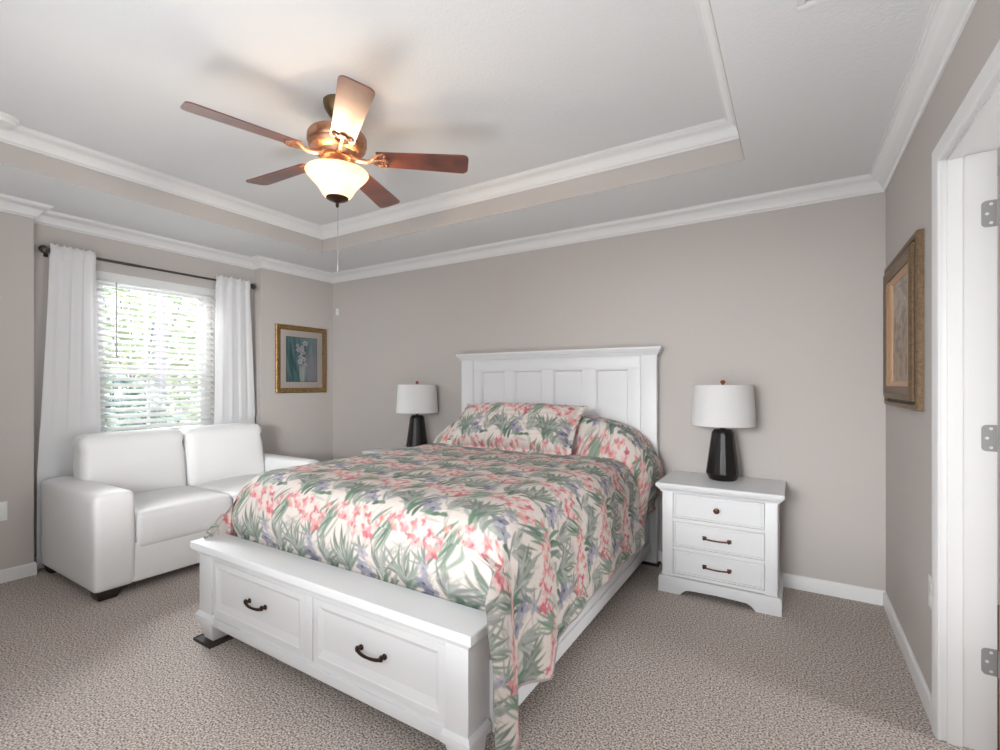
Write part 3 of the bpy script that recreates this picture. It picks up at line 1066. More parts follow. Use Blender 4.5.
CELL = 0.33
for ci in range(2):
    for cj in range(2):
        ox = ci * CELL + (0.06 if cj else 0.0)
        oy = cj * CELL
        P = lambda u, v: (ox + u + rr.uniform(-.006, .006), oy + v + rr.uniform(-.006, .006))
        # pale background sprays
        for k in range(9):
            plant(tile, P(rr.uniform(0, .33), rr.uniform(0, .33)), 0.10, 4, [C3(196, 192, 184), C3(184, 186, 178), C3(206, 200, 194)], rr.uniform(0, 6.28), 0.5, 0.007, 0.6)
        # big sage plant, fanning upwards, leaves paler inside
        plant(tile, P(.085, .000), 0.165, 22, GREENS, 1.55, 0.95, 0.0125)
        plant(tile, P(.085, .030), 0.100, 14, GREYS, 1.6, 1.6, 0.011)
        plant(tile, P(.085, .020), 0.120, 9, [C3(186, 194, 182), C3(170, 182, 168)], 1.6, 1.0, 0.006, 0.8)
        # second, greyer plant
        plant(tile, P(.285, .020), 0.135, 15, GREYS, 1.3, 0.8, 0.0115)
        plant(tile, P(.285, .030), 0.090, 7, [C3(188, 192, 186)], 1.4, 1.0, 0.006, 0.8)
        plant(tile, P(.20, .12), 0.08, 7, GREENS, 1.9, 1.2, 0.009)
        # deep green blades sweeping down from the end of the spray
        for k in range(12):
            p0 = P(.300 + 0.011 * k % .05, .320 - 0.007 * k)
            lens(tile, PER, p0, (p0[0] - rr.uniform(.05, .12), p0[1] - rr.uniform(.10, .17)), rr.uniform(.0045, .008), jit(rr.choice(DEEP + GREENS[:2])), 0.95, rr.uniform(-.12, .12), C3(200, 208, 196))
        for k in range(6):
            p0 = P(.02 + .012 * k, .30)
            lens(tile, PER, p0, (p0[0] + rr.uniform(-.03, .06), p0[1] + rr.uniform(.06, .11)), .010, jit(rr.choice(DEEP + GREENS)), 0.95, 0.1, INK)
        # blue-grey blossoms
        flower(tile, P(.180, .050), .048, BLUES, C3(86, 86, 112), C3(108, 108, 128))
        flower(tile, P(.215, .020), .038, BLUES, C3(94, 94, 120), C3(108, 108, 128))
        flower(tile, P(.190, .120), .034, [C3(184, 180, 188), C3(170, 166, 178)], C3(136, 132, 150), C3(128, 124, 142))
        # pink and coral spray, drifting down to its large crimson end
        for u, v, r, cols in ((-.01, .275, .034, PINKS), (.030, .290, .036, PINKS), (.020, .245, .030, CORAL), (.060, .250, .038, PINKS), 
                              (.100, .225, .040, PINKS), (.115, .270, .036, PINKS), (.150, .290, .028, PINKS), (.135, .195, .034, PINKS),
                              (.175, .215, .038, PINKS), (.195, .255, .036, CRIM + PINKS[:1]), (.215, .185, .052, CRIM + PINKS[:2]), (.240, .225, .036, PINKS), (.265, .275, .026, CORAL)):
            flower(tile, P(u, v), r * 0.80, cols + [C3(232, 202, 196)], rr.choice([C3(190, 70, 90), C3(240, 176, 110), C3(204, 92, 102)]), C3(212, 108, 118) * rr.uniform(.9, 1.15))
        for k in range(4):
            p0 = P(.10 + .035 * k, .322 + 0.008 * (k % 2))
            lens(tile, PER, p0, (p0[0] + .045, p0[1] + rr.uniform(-.01, .02)), .011, jit(rr.choice(DEEP + GREENS)), 0.95, 0.1, INK)


tile *= 0.89
tile = (4 * tile + 2 * (np.roll(tile, 1, 0) + np.roll(tile, -1, 0) + np.roll(tile, 1, 1) + np.roll(tile, -1, 1))
        + np.roll(np.roll(tile, 1, 0), 1, 1) + np.roll(np.roll(tile, -1, 0), 1, 1) + np.roll(np.roll(tile, 1, 0), -1, 1) + np.roll(np.roll(tile, -1, 0), -1, 1)) / 16


def sample_tile(u, v):
    fx = (np.asarray(u) / TS % 1.0) * TN
    fy = (np.asarray(v) / TS % 1.0) * TN
    x0 = np.floor(fx).astype(int)
    y0 = np.floor(fy).astype(int)
    ax = (fx - x0)[..., None]
    ay = (fy - y0)[..., None]
    x0 %= TN
    y0 %= TN
    x1 = (x0 + 1) % TN
    y1 = (y0 + 1) % TN
    return (tile[y0, x0] * (1 - ax) * (1 - ay) + tile[y0, x1] * ax * (1 - ay) + tile[y1, x0] * (1 - ax) * ay + tile[y1, x1] * ax * ay)


M['floral'] = pattern_mat('floral_quilted_cotton', 0.62, (46, 0.35, 0.006))

# ------------------------------------------------------------------ bedspread


def smooth01(a, b, x):
    t = np.clip((np.asarray(x, float) - a) / (b - a), 0, 1)
    return t * t * (3 - 2 * t)


def cat(P, per=14):
    """Catmull-Rom through 2-D points"""
    P = np.array(P, float)
    Q = np.vstack([2 * P[0] - P[1], P, 2 * P[-1] - P[-2]])
    out = []
    for i in range(1, len(Q) - 2):
        p0, p1, p2, p3 = Q[i - 1], Q[i], Q[i + 1], Q[i + 2]
        for k in range(per):
            t = k / per
            out.append(0.5 * ((2 * p1) + (-p0 + p2) * t + (2 * p0 - 5 * p1 + 4 * p2 - p3) * t * t + (-p0 + 3 * p1 - 3 * p2 + p3) * t ** 3))
    out.append(Q[-2])
    return np.array(out)


EY = 1.372      # foot edge of the top
hemY = [1.375, 1.385, 1.41, 1.46, 1.52, 1.58, 1.63, 1.665, 1.69, 1.74, 1.85, 2.1, 2.5, 2.90, 2.98, 3.04, 3.07, 3.10, 3.4]
hemZ = [0.062, 0.085, .190, .205, .190, .165, .150, .165, .205, .245, .262, .275, .280, .276, .290, .340, .390, .400, .395]
outY = [1.375, 1.40, 1.43, 1.52, 1.62, 1.68, 1.74, 1.9, 2.1, 2.3, 2.5, 2.7, 2.90, 2.945, 2.968, 2.992, 3.03, 3.07, 3.12, 3.4]
outX = [.020, -.005, -.030, .000, .018, .006, -.006, .006, -.004, .008, -.004, .006, .014, .018, -.026, .000, .008, -.020, -.016, -.01]
bodyR = [(-1.67, .795), (-1.30, .797), (-1.06, .795), (-0.935, .783), (-0.858, .725), (-0.822, .60), (-0.806, .45)]
headR = [(-1.67, 1.03), (-1.30, 1.03), (-1.10, 1.005), (-0.94, .945), (-0.81, .815), (-0.757, .67), (-0.775, .52)]
bodyL = [(-2.04, .800), (-2.26, .805), (-2.385, .795), (-2.455, .735), (-2.492, .60), (-2.505, .45)]
headL = [(-2.04, 1.02), (-2.26, .980), (-2.40, .915), (-2.515, .830), (-2.572, .72), (-2.580, .55)]


def sec(y):
    w = float(smooth01(2.925, 3.10, y))
    tail = float(smooth01(3.30, 3.385, y)) * 0.05
    zt = 0.0
    if y < 1.52:
        a = (1.52 - y) / 0.150
        zt = 0.13 * (1 - math.sqrt(max(0.0, 1 - min(a, 0.995) ** 2)))
    hz = float(np.interp(y, hemY, hemZ))
    ox = float(np.interp(y, outY, outX))
    hl = 0.25 + 0.03 * math.sin(y * 7)
    groove = -0.030 * math.exp(-((y - 2.940) / 0.020) ** 2)
    R, Lp = [], []
    for k, (b, h) in enumerate(zip(bodyR, headR)):
        x = b[0] + (h[0] - b[0]) * w
        z = b[1] + (h[1] - b[1]) * w
        tw = max(0.0, min(1.0, (z - 0.45) / 0.3))
        z += (groove - tail) * tw - zt * (1 if k < 4 else (0.75 if k == 4 else 0.2))
        x += ox * max(0, 0.75 - z) / 0.5
        R.append((x, z))
    xe = -0.795 + ox - 0.010 * w
    R.append((xe - 0.002, max(hz + 0.10, 0.30) if hz < .3 else hz + 0.05))
    R.append((xe, hz))
    for k, (b, h) in enumerate(zip(bodyL, headL)):
        x = b[0] + (h[0] - b[0]) * w
        z = b[1] + (h[1] - b[1]) * w
        tw = max(0.0, min(1.0, (z - 0.45) / 0.3))
        z += (groove - tail) * tw - zt * (1 if k < 3 else (0.75 if k == 3 else 0.2))
        x -= 0.012 * math.sin(y * 9) * max(0, 0.75 - z)
        Lp.append((x, z))
    hl = hl + (0.44 - hl) * w
    Lp.append((-2.512 - 0.065 * w, hl))
    return Lp[::-1] + R, len(Lp)


rows = np.concatenate([np.arange(EY, 1.52, 0.0032), np.arange(1.52, 1.90, 0.0042), np.arange(1.90, 3.384, 0.0054)])
NC = 620
verts, uu, vv = [], [], []
for y in rows:
    pts, c0 = sec(float(y))
    ln = cat(pts)
    sg = np.concatenate([[0], np.cumsum(np.linalg.norm(np.diff(ln, axis=0), axis=1))])
    ic = c0 * 14                      # arc position of the centre point
    s_c = sg[ic]
    # fixed shares: 55 % of the columns right of the centre line
    nl = int(NC * 0.42)
    tL = np.linspace(0, s_c, nl, endpoint=False)
    tR = np.linspace(s_c, sg[-1], NC - nl)
    tt = np.concatenate([tL, tR])
    X = np.interp(tt, sg, ln[:, 0])
    Z = np.interp(tt, sg, ln[:, 1])
    verts.append(np.stack([X, np.full(NC, y), Z], 1))
    uu.append(tt - s_c)
    vv.append(np.full(NC, y))
V = np.array(verts)
U = np.array(uu)
W_ = np.array(vv)
# wrinkles: shallow cross ripples on top, soft vertical folds on the sides
# true distance along the cloth where the top rolls over the foot
mid = np.argmin(np.abs(U[0]))
dv = np.sqrt(np.diff(V[:, mid, 1]) ** 2 + np.where(rows[:-1] < 1.52, np.diff(V[:, mid, 2]), 0) ** 2)
arc = np.concatenate([[0], np.cumsum(dv)])
arc = arc - arc[-1] + rows[-1]
W_ = np.repeat(arc[:, None], NC, 1)
EV = float(arc[0])
rs = np.random.RandomState(11)
rip = np.zeros(U.shape)
for k in range(26):
    kx, ky = rs.uniform(4, 26), rs.uniform(20, 75)
    sgn = rs.choice([-1, 1])
    rip += rs.uniform(0.3, 1.0) / (1 + ky / 30) * np.sin(kx * U + sgn * ky * W_ + rs.uniform(0, 6.28) + 1.5 * np.sin(3 * U + rs.uniform(0, 6)))
rip *= 0.0010
topness = smooth01(0.60, 0.76, V[..., 2])
V[..., 2] += rip * topness
edge = 1 - topness
V[..., 0] += edge * np.sign(U) * rip * 1.3
NR = len(rows)
allv = V.reshape(-1, 3).tolist()
allc = sample_tile(U + 0.07, W_ - 0.095).reshape(-1, 3)
cols_list = [allc]
faces = []
for i in range(NR - 1):
    a = i * NC
    for k in range(NC - 1):
        faces.append((a + k, a + k + 1, a + NC + k + 1, a + NC + k))
# --- front fall tucked behind the footboard
top_cols = [k for k in range(NC) if V[0, k, 2] > 0.672]
k0, k1 = top_cols[0], top_cols[-1]
prev = list(range(k0, k1 + 1))
extraU, extraV = [], []
NF = 66
for r_i in range(1, NF + 1):
    t = r_i / NF
    cur = []
    for k in range(k0, k1 + 1):
        p = V[0, k]
        drop = t * max(0.0, p[2] - 0.44)
        un = (k - k0) / (k1 - k0)
        y = EY - 0.030 * math.sin(min(1, t * 1.25) * PI) - 0.006 * t + 0.004 * math.sin(U[0, k] * 38) * t
        x = p[0]
        if un > 0.90:
            x += (-0.842 - x) * float(smooth01(0.90, 1.0, un)) * float(smooth01(0.0, 0.22, t))
        if un > 0.5:
            x = min(x, -0.842)
        cur.append(len(allv))
        allv.append([x, y, p[2] - drop])
        extraU.append(U[0, k])
        extraV.append(EV - drop - 0.01)
    for q in range(len(cur) - 1):
        faces.append((prev[q], cur[q], cur[q + 1], prev[q + 1]))
    prev = cur
# --- corner falls hanging forward past the footboard ends
hem_path_r = []
for side in (1, -1):
    if side > 0:
        ks = list(range(k1, NC))
    else:
        ks = list(range(k0, -1, -1))
    prev = ks
    NX = 36
    for r_i in range(1, NX + 1):
        t = r_i / NX
        cur = []
        for k in ks:
            p = V[0, k]
            e = float(smooth01(0.695, 0.56, p[2])) if side > 0 else float(smooth01(0.66, 0.46, p[2]))
            ext = (0.146 if side > 0 else 0.125) * e
            y = EY - ext * t
            bul = 0.016 * math.sin(t * PI) * e
            x = p[0] + side * bul
            if side > 0:
                x = max(x, -0.836) if e > 0.3 else x
            else:
                x = min(x, -2.512) if e > 0.3 else x
            fr = (0.60 - p[2]) / 0.5
            z = p[2] + (0.055 if side > 0 else 0.10) * t * max(0, fr) * e
            cur.append(len(allv))
            allv.append([x, y, z])
            extraU.append(U[0, k])
            extraV.append(EV - ext * t)
        for q in range(len(cur) - 1):
            faces.append((prev[q], prev[q + 1], cur[q + 1], cur[q]))
        prev = cur
        if side > 0:
            hem_path_r.append(allv[cur[-1]])
cols_list.append(sample_tile(np.array(extraU) + 0.07, np.array(extraV) - 0.095))
me = bpy.data.meshes.new('bedspread')
me.from_pydata(allv, [], faces)
me.polygons.foreach_set('use_smooth', [True] * len(me.polygons))
me.materials.append(M['floral'])
spread = bpy.data.objects.new('bedspread', me)
COL.objects.link(spread)
cc = np.concatenate(cols_list)
color_attr(spread, np.concatenate([cc, np.ones((len(cc), 1))], 1))
tag(spread, 'floral quilted bedspread draped over the bed, pink sprays and sage leaves', 'bedspread')
hp = [p for p in hem_path_r[::-1]] + [list(V[i, NC - 1]) for i in range(0, NR, 3)]
MB().tube(hp, 0.0042, 7).build('binding', M['hem'], spread, angle=180)

# ------------------------------------------------------------------ sham pillow leaning at the head
pw, phh, NU, NV = 0.500, 0.205, 240, 110
pv, pu, pf = [], [], []
tilt = math.radians(50)
ct, st_ = math.cos(tilt), math.sin(tilt)
for side in (1, -1):
    base = len(pv)
    for jv in range(NV + 1):
        b = -1 + 2 * jv / NV
        for iu in range(NU + 1):
            a = -1 + 2 * iu / NU
            # soft pillow: outline pulled in between the corners, flat flange at the rim
            aa, bb = abs(a), abs(b)
            ax = a * pw * (1.0 + 0.035 * (bb ** 2)) * (1.0 - 0.02 * (1 - bb))
            bz = b * phh * (1.0 + 0.03 * aa ** 2) - 0.020 * max(0, a) ** 5 * max(0, -b) ** 2
            ax += 0.045 * max(0, -a) ** 5 * max(0, b) ** 2 + 0.012 * max(0, a) ** 5
            th = 0.112 * max(0.0, (1 - (aa / 0.93) ** 4)) ** 0.60 * max(0.0, (1 - (bb / 0.90) ** 4)) ** 0.60
            if aa > 0.93 or bb > 0.90:
                th = 0.0
            wr = 0.003 * math.sin(18 * a + 7 * b) + 0.0022 * math.sin(31 * b - 9 * a)
            d = side * (0.002 + th * (1 if side > 0 else 0.6)) + wr
            slump = -0.012 * (a * a)
            # pillow plane: up-direction (0, ct, st), normal toward viewer (0, -st, ct)
            x = -1.742 + ax
            y = 2.965 + bz * ct - d * st_
            z = 0.952 + bz * st_ + d * ct + slump + 0.006 * a
            pv.append((x, y, z))
            pu.append((ax + 0.40, b * phh + 0.12) if side > 0 else (ax + 0.1, b * phh))
    for jv in range(NV):
        for iu in range(NU):
            q = base + jv * (NU + 1) + iu
            fc = (q, q + 1, q + NU + 2, q + NU + 1)
            pf.append(fc if side > 0 else fc[::-1])
me = bpy.data.meshes.new('pillow_sham')
me.from_pydata(pv, [], pf)
me.polygons.foreach_set('use_smooth', [True] * len(me.polygons))
me.materials.append(M['floral'])
pil = bpy.data.objects.new('pillow_sham', me)
COL.objects.link(pil)
pu = np.array(pu)
pc = sample_tile(pu[:, 0], pu[:, 1])
color_attr(pil, np.concatenate([pc, np.ones((len(pc), 1))], 1))
tag(pil, 'floral pillow sham leaning at the head of the bed', 'pillow')

# ------------------------------------------------------------------ nightstands
NX0, NX1 = -0.703, -0.057
ncx = (NX0 + NX1) / 2


def make_nightstand():
    ns = thing('nightstand', 'white three-drawer nightstand standing between the bed and the framed painting wall', 'nightstand', (ncx, 3.21, 0), 'white nightstands flanking the bed')
    b0, b1, yf, yb = NX0 + 0.018, NX1 - 0.018, 2.998, 3.432
    q = MB()
    q.box(b0, b0 + 0.022, yf, yb, 0.06, 0.615)
    q.box(b1 - 0.022, b1, yf, yb, 0.06, 0.615)
    q.box(b0, b1, yb - 0.012, yb, 0.06, 0.615)
    q.box(b0, b0 + 0.062, yf, yf + 0.03, 0.06, 0.615)
    q.box(b1 - 0.062, b1, yf, yf + 0.03, 0.06, 0.615)
    for z0, z1 in ((0.60, 0.618), (0.430, 0.452), (0.260, 0.282), (0.10, 0.118)):
        q.box(b0 + 0.06, b1 - 0.06, yf + 0.001, yf + 0.03, z0, z1)
    q.box(b0 + 0.06, b1 - 0.06, yf + 0.024, yf + 0.05, 0.10, 0.618)
    q.build('body', M['white'], ns, bevel=0.002)
    tp = MB()
    prof = [(0.0, 0.605), (-0.008, 0.605), (-0.010, 0.614), (-0.018, 0.622), (-0.022, 0.626), (-0.023, 0.632), (-0.031, 0.635), (-0.033, 0.642), (-0.033, 0.655), (-0.029, 0.660), (0.05, 0.660), (0.05, 0.605)]
    tp.sweep(prof, [(b0, yb), (b0, yf), (b1, yf), (b1, yb)])
    tp.box(b0 + 0.01, b1 - 0.01, yf + 0.01, yb, 0.612, 0.6598)
    tp.build('top', M['white'], ns, angle=30)
    # plinth: arched front, plain sides
    pl = MB()
    zt = 0.098
    fx0, fx1 = NX0 - 0.001, NX1 + 0.001
    out = [(fx0, 0.0), (fx0 + 0.125, 0.0)]
    for k in range(9):
        a = k / 8
        out.append((fx0 + 0.125 + 0.055 * a, 0.036 * math.sin(a * PI / 2) ** 0.8 if a > 0 else 0.001))
    xm = (fx0 + fx1) / 2
    arch = [(fx0 + 0.20, 0.030), (xm, 0.042), (fx1 - 0.20, 0.030)]
    out += [(xm, 0.040)]
    right = [(2 * xm - p[0], p[1]) for p in out[::-1]]
    out = out[:-1] + [(xm, 0.040)] + right[1:]
    poly = out + [(fx1, zt - 0.016), (fx1 - 0.006, zt), (fx0 + 0.006, zt), (fx0, zt - 0.016)]
    pl.prism(poly, 'y', 2.980, 3.002)
    for x0 in (fx0, fx1 - 0.02):
        pl.box(x0, x0 + 0.02, 3.002, yb, 0.0, zt - 0.006)
    pl.build('plinth', M['white'], ns, bevel=0.0015, angle=30)
    for i, (z0, z1) in enumerate(((0.454, 0.598), (0.284, 0.428), (0.120, 0.258))):
        x0, x1 = b0 + 0.064, b1 - 0.064
        m = MB()
        y = yf + 0.004
        m.loops([(x0, x1, z0, z1, y + 0.02), (x0, x1, z0, z1, y), (x0 + 0.004, x1 - 0.004, z0 + 0.004, z1 - 0.004, y - 0.002),
                 (x0 + 0.010, x1 - 0.010, z0 + 0.010, z1 - 0.010, y - 0.002), (x0 + 0.012, x1 - 0.012, z0 + 0.012, z1 - 0.012, y + 0.002), (x0 + 0.016, x1 - 0.016, z0 + 0.016, z1 - 0.016, y + 0.0)])
        dr = m.build('drawer', M['white'], ns, angle=12)
        zc = (z0 + z1) / 2
        hn = MB()
        if i == 0:
            hn.lathe([(0.008, 0.0), (0.006, -0.008), (0.006, -0.012), (0.014, -0.016), (0.0165, -0.021), (0.014, -0.026), (0.006, -0.029)], (ncx, y, zc), 20, 'y')
            hn.build('knob', M['knob'], dr)
        else:
            hwid = 0.066
            for sg_ in (-1, 1):
                hn.box(ncx + sg_ * hwid - 0.011, ncx + sg_ * hwid + 0.011, y - 0.004, y + 0.001, zc - 0.010, zc + 0.010)
                hn.lathe([(0.007, 0.0), (0.006, -0.012), (0.0085, -0.018), (0.008, -0.026)], (ncx + sg_ * hwid, y, zc), 12, 'y')
            hn.tube([(ncx + a * hwid, y - 0.020 - 0.006 * (1 - a * a), zc - 0.003 * (1 - a * a)) for a in [-1, -.75, -.5, -.25, 0, .25, .5, .75, 1]], 0.0048, 8)
            hn.build('handle', M['knob'], dr)
    return ns


ns1 = make_nightstand()
ns2 = copy_tree(ns1, (-2.942, 3.21, 0))
ns2['label'] = 'white nightstand beyond the bed, only a corner of its top showing'

# ------------------------------------------------------------------ table lamps
LX, LY, LZ = -0.380, 3.275, 0.660


def make_lamp():
    lm = thing('table_lamp', 'black ribbed table lamp with white drum shade on the near nightstand', 'table lamp', (LX, LY, LZ), 'black table lamps with white shades')
    q = MB()
    prof = [(0.074, 0.0), (0.080, 0.004), (0.098, 0.040), (0.097, 0.050), (0.066, 0.282), (0.064, 0.296), (0.050, 0.314), (0.030, 0.318)]
    n = 18
    q.lathe(prof, (LX, LY, LZ), n, ph=0.12)
    q.build('base', M['black_ceramic'], lm, bevel=0.0025, angle=18)
    nk = MB().lathe([(0.014, 0.316), (0.014, 0.345), (0.018, 0.348), (0.018, 0.395), (0.012, 0.40)], (LX, LY, LZ), 16)
    nk.build('socket', M['steel_dark'], lm)
    hp_ = MB()
    pts = []
    for k in range(21):
        a = PI * k / 20
        pts.append((LX + 0.055 * math.cos(a) * (1 if abs(math.cos(a)) < .9 else .9), LY, LZ + 0.345 + 0.235 * math.sin(a) ** 0.6))
    hp_.tube(pts, 0.002, 6)
    hp_.build('harp', M['steel_dark'], lm)
    sh = MB()
    z0, z1, r0, r1 = 0.340, 0.592, 0.187, 0.172
    sh.lathe([(r0 - 0.003, z0), (r0, z0), (r1, z1), (r1 - 0.003, z1), (r0 - 0.003, z0)], (LX, LY, LZ), 56, caps=(False, False))
    sho = sh.build('lamp_shade', M['shade'], lm, angle=40)
    sp = MB()
    sp.lathe([(0.010, z1 - 0.012), (0.010, z1 - 0.006)], (LX, LY, LZ), 12)
    for k in range(3):
        a = k * 2 * PI / 3 + 0.4
        sp.tube([(LX, LY, LZ + z1 - 0.009), (LX + (r1 - 0.003) * math.cos(a), LY + (r1 - 0.003) * math.sin(a), LZ + z1 - 0.004)], 0.0018, 6)
    sp.build('spider', M['steel_dark'], sho)
    fn = MB().lathe([(0.004, z1 - 0.010), (0.005, z1 + 0.003), (0.007, z1 + 0.006), (0.013, z1 + 0.012), (0.0155, z1 + 0.020), (0.012, z1 + 0.028), (0.004, z1 + 0.032)], (LX, LY, LZ), 18)
    fn.build('finial', M['copper'], lm)
    return lm


lamp1 = make_lamp()
lamp2 = copy_tree(lamp1, (-2.905, 3.275, LZ))
lamp2['label'] = 'black table lamp with white shade on the nightstand beyond the bed'

# ------------------------------------------------------------------ ceiling fan
FCX, FCY = -1.907, 1.568
fan = thing('ceiling_fan', 'five-blade ceiling fan with lit glass bowl hanging from the tray ceiling', 'ceiling fan', (FCX, FCY, HT))
F3 = (FCX, FCY, 0)
MB().lathe([(0.062, 2.645), (0.066, 2.640), (0.066, 2.630), (0.060, 2.605), (0.042, 2.575), (0.026, 2.560), (0.016, 2.556)], F3, 32).build('canopy', M['fan_brass'], fan)
MB().lathe([(0.013, 2.57), (0.013, 2.490)], F3, 16).build('downrod', M['fan_brass'], fan)
mo = MB().lathe([(0.03, 2.4960), (0.060, 2.4940), (0.110, 2.4880), (0.131, 2.4800), (0.138, 2.4680), (0.140, 2.4620), (0.140, 2.4360), (0.137, 2.4300), (0.130, 2.4240), (0.135, 2.4200), (0.133, 2.4120),
                 (0.120, 2.3980), (0.092, 2.3880), (0.088, 2.3790), (0.086, 2.3700), (0.03, 2.3680)], F3, 48)
ve = mo
for k in range(48):
    a = 2 * PI * k / 48
    if k % 10 >= 8:
        continue
    r0, r1 = 0.098, 0.126
    c_, s_ = math.cos(a), math.sin(a)
    zA, zB = 2.3895, 2.4035
    wv = 0.0028
    ve.hexa([(FCX + r0 * c_ - s_ * wv, FCY + r0 * s_ + c_ * wv, zA - 0.001), (FCX + r1 * c_ - s_ * wv, FCY + r1 * s_ + c_ * wv, zB - 0.001),
             (FCX + r1 * c_ + s_ * wv, FCY + r1 * s_ - c_ * wv, zB - 0.001), (FCX + r0 * c_ + s_ * wv, FCY + r0 * s_ - c_ * wv, zA - 0.001),
             (FCX + r0 * c_ - s_ * wv, FCY + r0 * s_ + c_ * wv, zA + 0.004), (FCX + r1 * c_ - s_ * wv, FCY + r1 * s_ + c_ * wv, zB + 0.004),
             (FCX + r1 * c_ + s_ * wv, FCY + r1 * s_ - c_ * wv, zB + 0.004), (FCX + r0 * c_ + s_ * wv, FCY + r0 * s_ - c_ * wv, zA + 0.004)])
moto = mo.build('motor_housing', M['fan_metal'], fan)
MB().lathe([(0.070, 2.3700), (0.072, 2.3620), (0.060, 2.3540), (0.052, 2.3500), (0.052, 2.3200), (0.060, 2.3140), (0.080, 2.3100), (0.080, 2.3040), (0.02, 2.3040)], F3, 36).build('switch_housing', M['fan_metal'], fan)
for k in range(5):
    ang = math.radians(-33 + 72 * k)
    ca, sa = math.cos(ang), math.sin(ang)
    pit = math.radians(-12)

    def T(r, w, h):
        # r out along blade, w sideways, h up; pitched about the blade axis
        w2 = w * math.cos(pit) - h * math.sin(pit)
        h2 = w * math.sin(pit) + h * math.cos(pit)
        return (FCX + r * ca - w2 * sa, FCY + r * sa + w2 * ca, 2.372 + h2)
    outl = []
    r0, r1 = 0.185, 0.642
    w0, w1 = 0.052, 0.069
    for t in np.linspace(0, 1, 9):
        outl.append((r0 + 0.004 + (r1 - 0.03 - r0) * t, -(w0 + (w1 - w0) * t)))
    for t in np.linspace(0, PI / 2, 6)[1:]:
        outl.append((r1 - 0.03 + 0.03 * math.sin(t), -(w1 - 0.03 + 0.03 * math.cos(t))))
    top_ = [(r, -w) for r, w in outl[::-1]]
    outl = outl + top_
    n = len(outl)
    vs = [T(r, w, -0.003) for r, w in outl] + [T(r, w, 0.003) for r, w in outl]
    fs = [tuple(range(n - 1, -1, -1)), tuple(range(n, 2 * n))] + [(i, (i + 1) % n, n + (i + 1) % n, n + i) for i in range(n)]
    bo = MB().add(vs, fs).build('blade', M['blade'], fan, angle=30)
    ir = MB()
    # arm sweeping out from the motor, then a scalloped plate under the blade
    ir.tube([(FCX + 0.075 * ca, FCY + 0.075 * sa, 2.374), (FCX + 0.105 * ca, FCY + 0.105 * sa, 2.362), (FCX + 0.140 * ca, FCY + 0.140 * sa, 2.356), T(0.185, 0, -0.008)], [0.016, 0.013, 0.011, 0.012], 10)
    for off in (-1, 1):
        ir.tube([T(0.160, 0, -0.010), T(0.180, off * 0.022, -0.009), T(0.200, off * 0.040, -0.007), T(0.222, off * 0.046, -0.006), T(0.236, off * 0.036, -0.006)], [0.008, 0.007, 0.006, 0.006, 0.004], 8)
        ir.tube([T(0.236, off * 0.036, -0.006), T(0.226, off * 0.020, -0.006), T(0.246, off * 0.006, -0.006)], [0.004, 0.006, 0.004], 8)
    ir.tube([T(0.175, 0, -0.008), T(0.246, 0, -0.006)], [0.009, 0.006], 8)
    for rr_, ww in ((0.212, 0.036), (0.212, -0.036), (0.236, 0.0)):
        p = T(rr_, ww, -0.011)
        ir.lathe([(0.007, -0.002), (0.008, 0.002), (0.008, 0.010)], p, 10)
    ir.build('blade_iron', M['fan_metal'], bo)
bp = [(0.050, 2.170), (0.058, 2.174), (0.070, 2.188), (0.080, 2.206), (0.094, 2.228), (0.112, 2.248), (0.129, 2.266), (0.143, 2.282), (0.149, 2.292), (0.146, 2.296)]
bi = [(0.142, 2.292), (0.130, 2.271), (0.108, 2.253), (0.089, 2.232), (0.075, 2.209), (0.065, 2.192), (0.050, 2.176)]
bw = MB().lathe(bp + bi, F3, 48, caps=(True, True))
bw.build('light_bowl', M['bowl'], fan, angle=60, fix=False)
MB().lathe([(0.054, 2.173), (0.052, 2.167), (0.040, 2.160), (0.020, 2.154), (0.010, 2.148), (0.007, 2.140), (0.009, 2.135), (0.006, 2.127), (0.002, 2.122)], F3, 28).build('finial', M['bronze'], fan)
rdm = MB().tube([(FCX, FCY, 2.185), (FCX, FCY, 2.34)], 0.005, 8)
rdm.build('centre_rod', M['fan_metal'], fan)
pc_ = MB().tube([(FCX + 0.004, FCY, 2.16), (FCX + 0.004, FCY, 1.85)], 0.0011, 6)
pc_.lathe([(0.0015, 1.855), (0.004, 1.848), (0.0048, 1.825), (0.003, 1.808), (0.001, 1.805)], (FCX + 0.004, FCY, 0), 10)
pc_.lathe([(0.001, 2.026), (0.003, 2.022), (0.001, 2.018)], (FCX + 0.004, FCY, 0), 8)
pc_.build('pull_chain', M['nickel'], fan)
for k in range(3):
    a = k * 2 * PI / 3 + 0.5
    lx, ly = FCX + 0.062 * math.cos(a), FCY + 0.062 * math.sin(a)
    pd = bpy.data.lights.new('fan_bulb', 'POINT')
    pd.energy = 3.4
    pd.color = (1.0, 0.83, 0.62)
    pd.shadow_soft_size = 0.022
    po = bpy.data.objects.new('fan_bulb', pd)
    po.location = (lx, ly, 2.284)
    COL.objects.link(po)

# ------------------------------------------------------------------ framed flower picture on the left wall
PX, PY0, PY1, PZ0, PZ1 = XL, 2.772, 3.355, 1.168, 1.842
pic = thing('framed_picture', 'gold framed flower picture on the wall between curtain and corner', 'picture', (XL, (PY0 + PY1) / 2, PZ0))


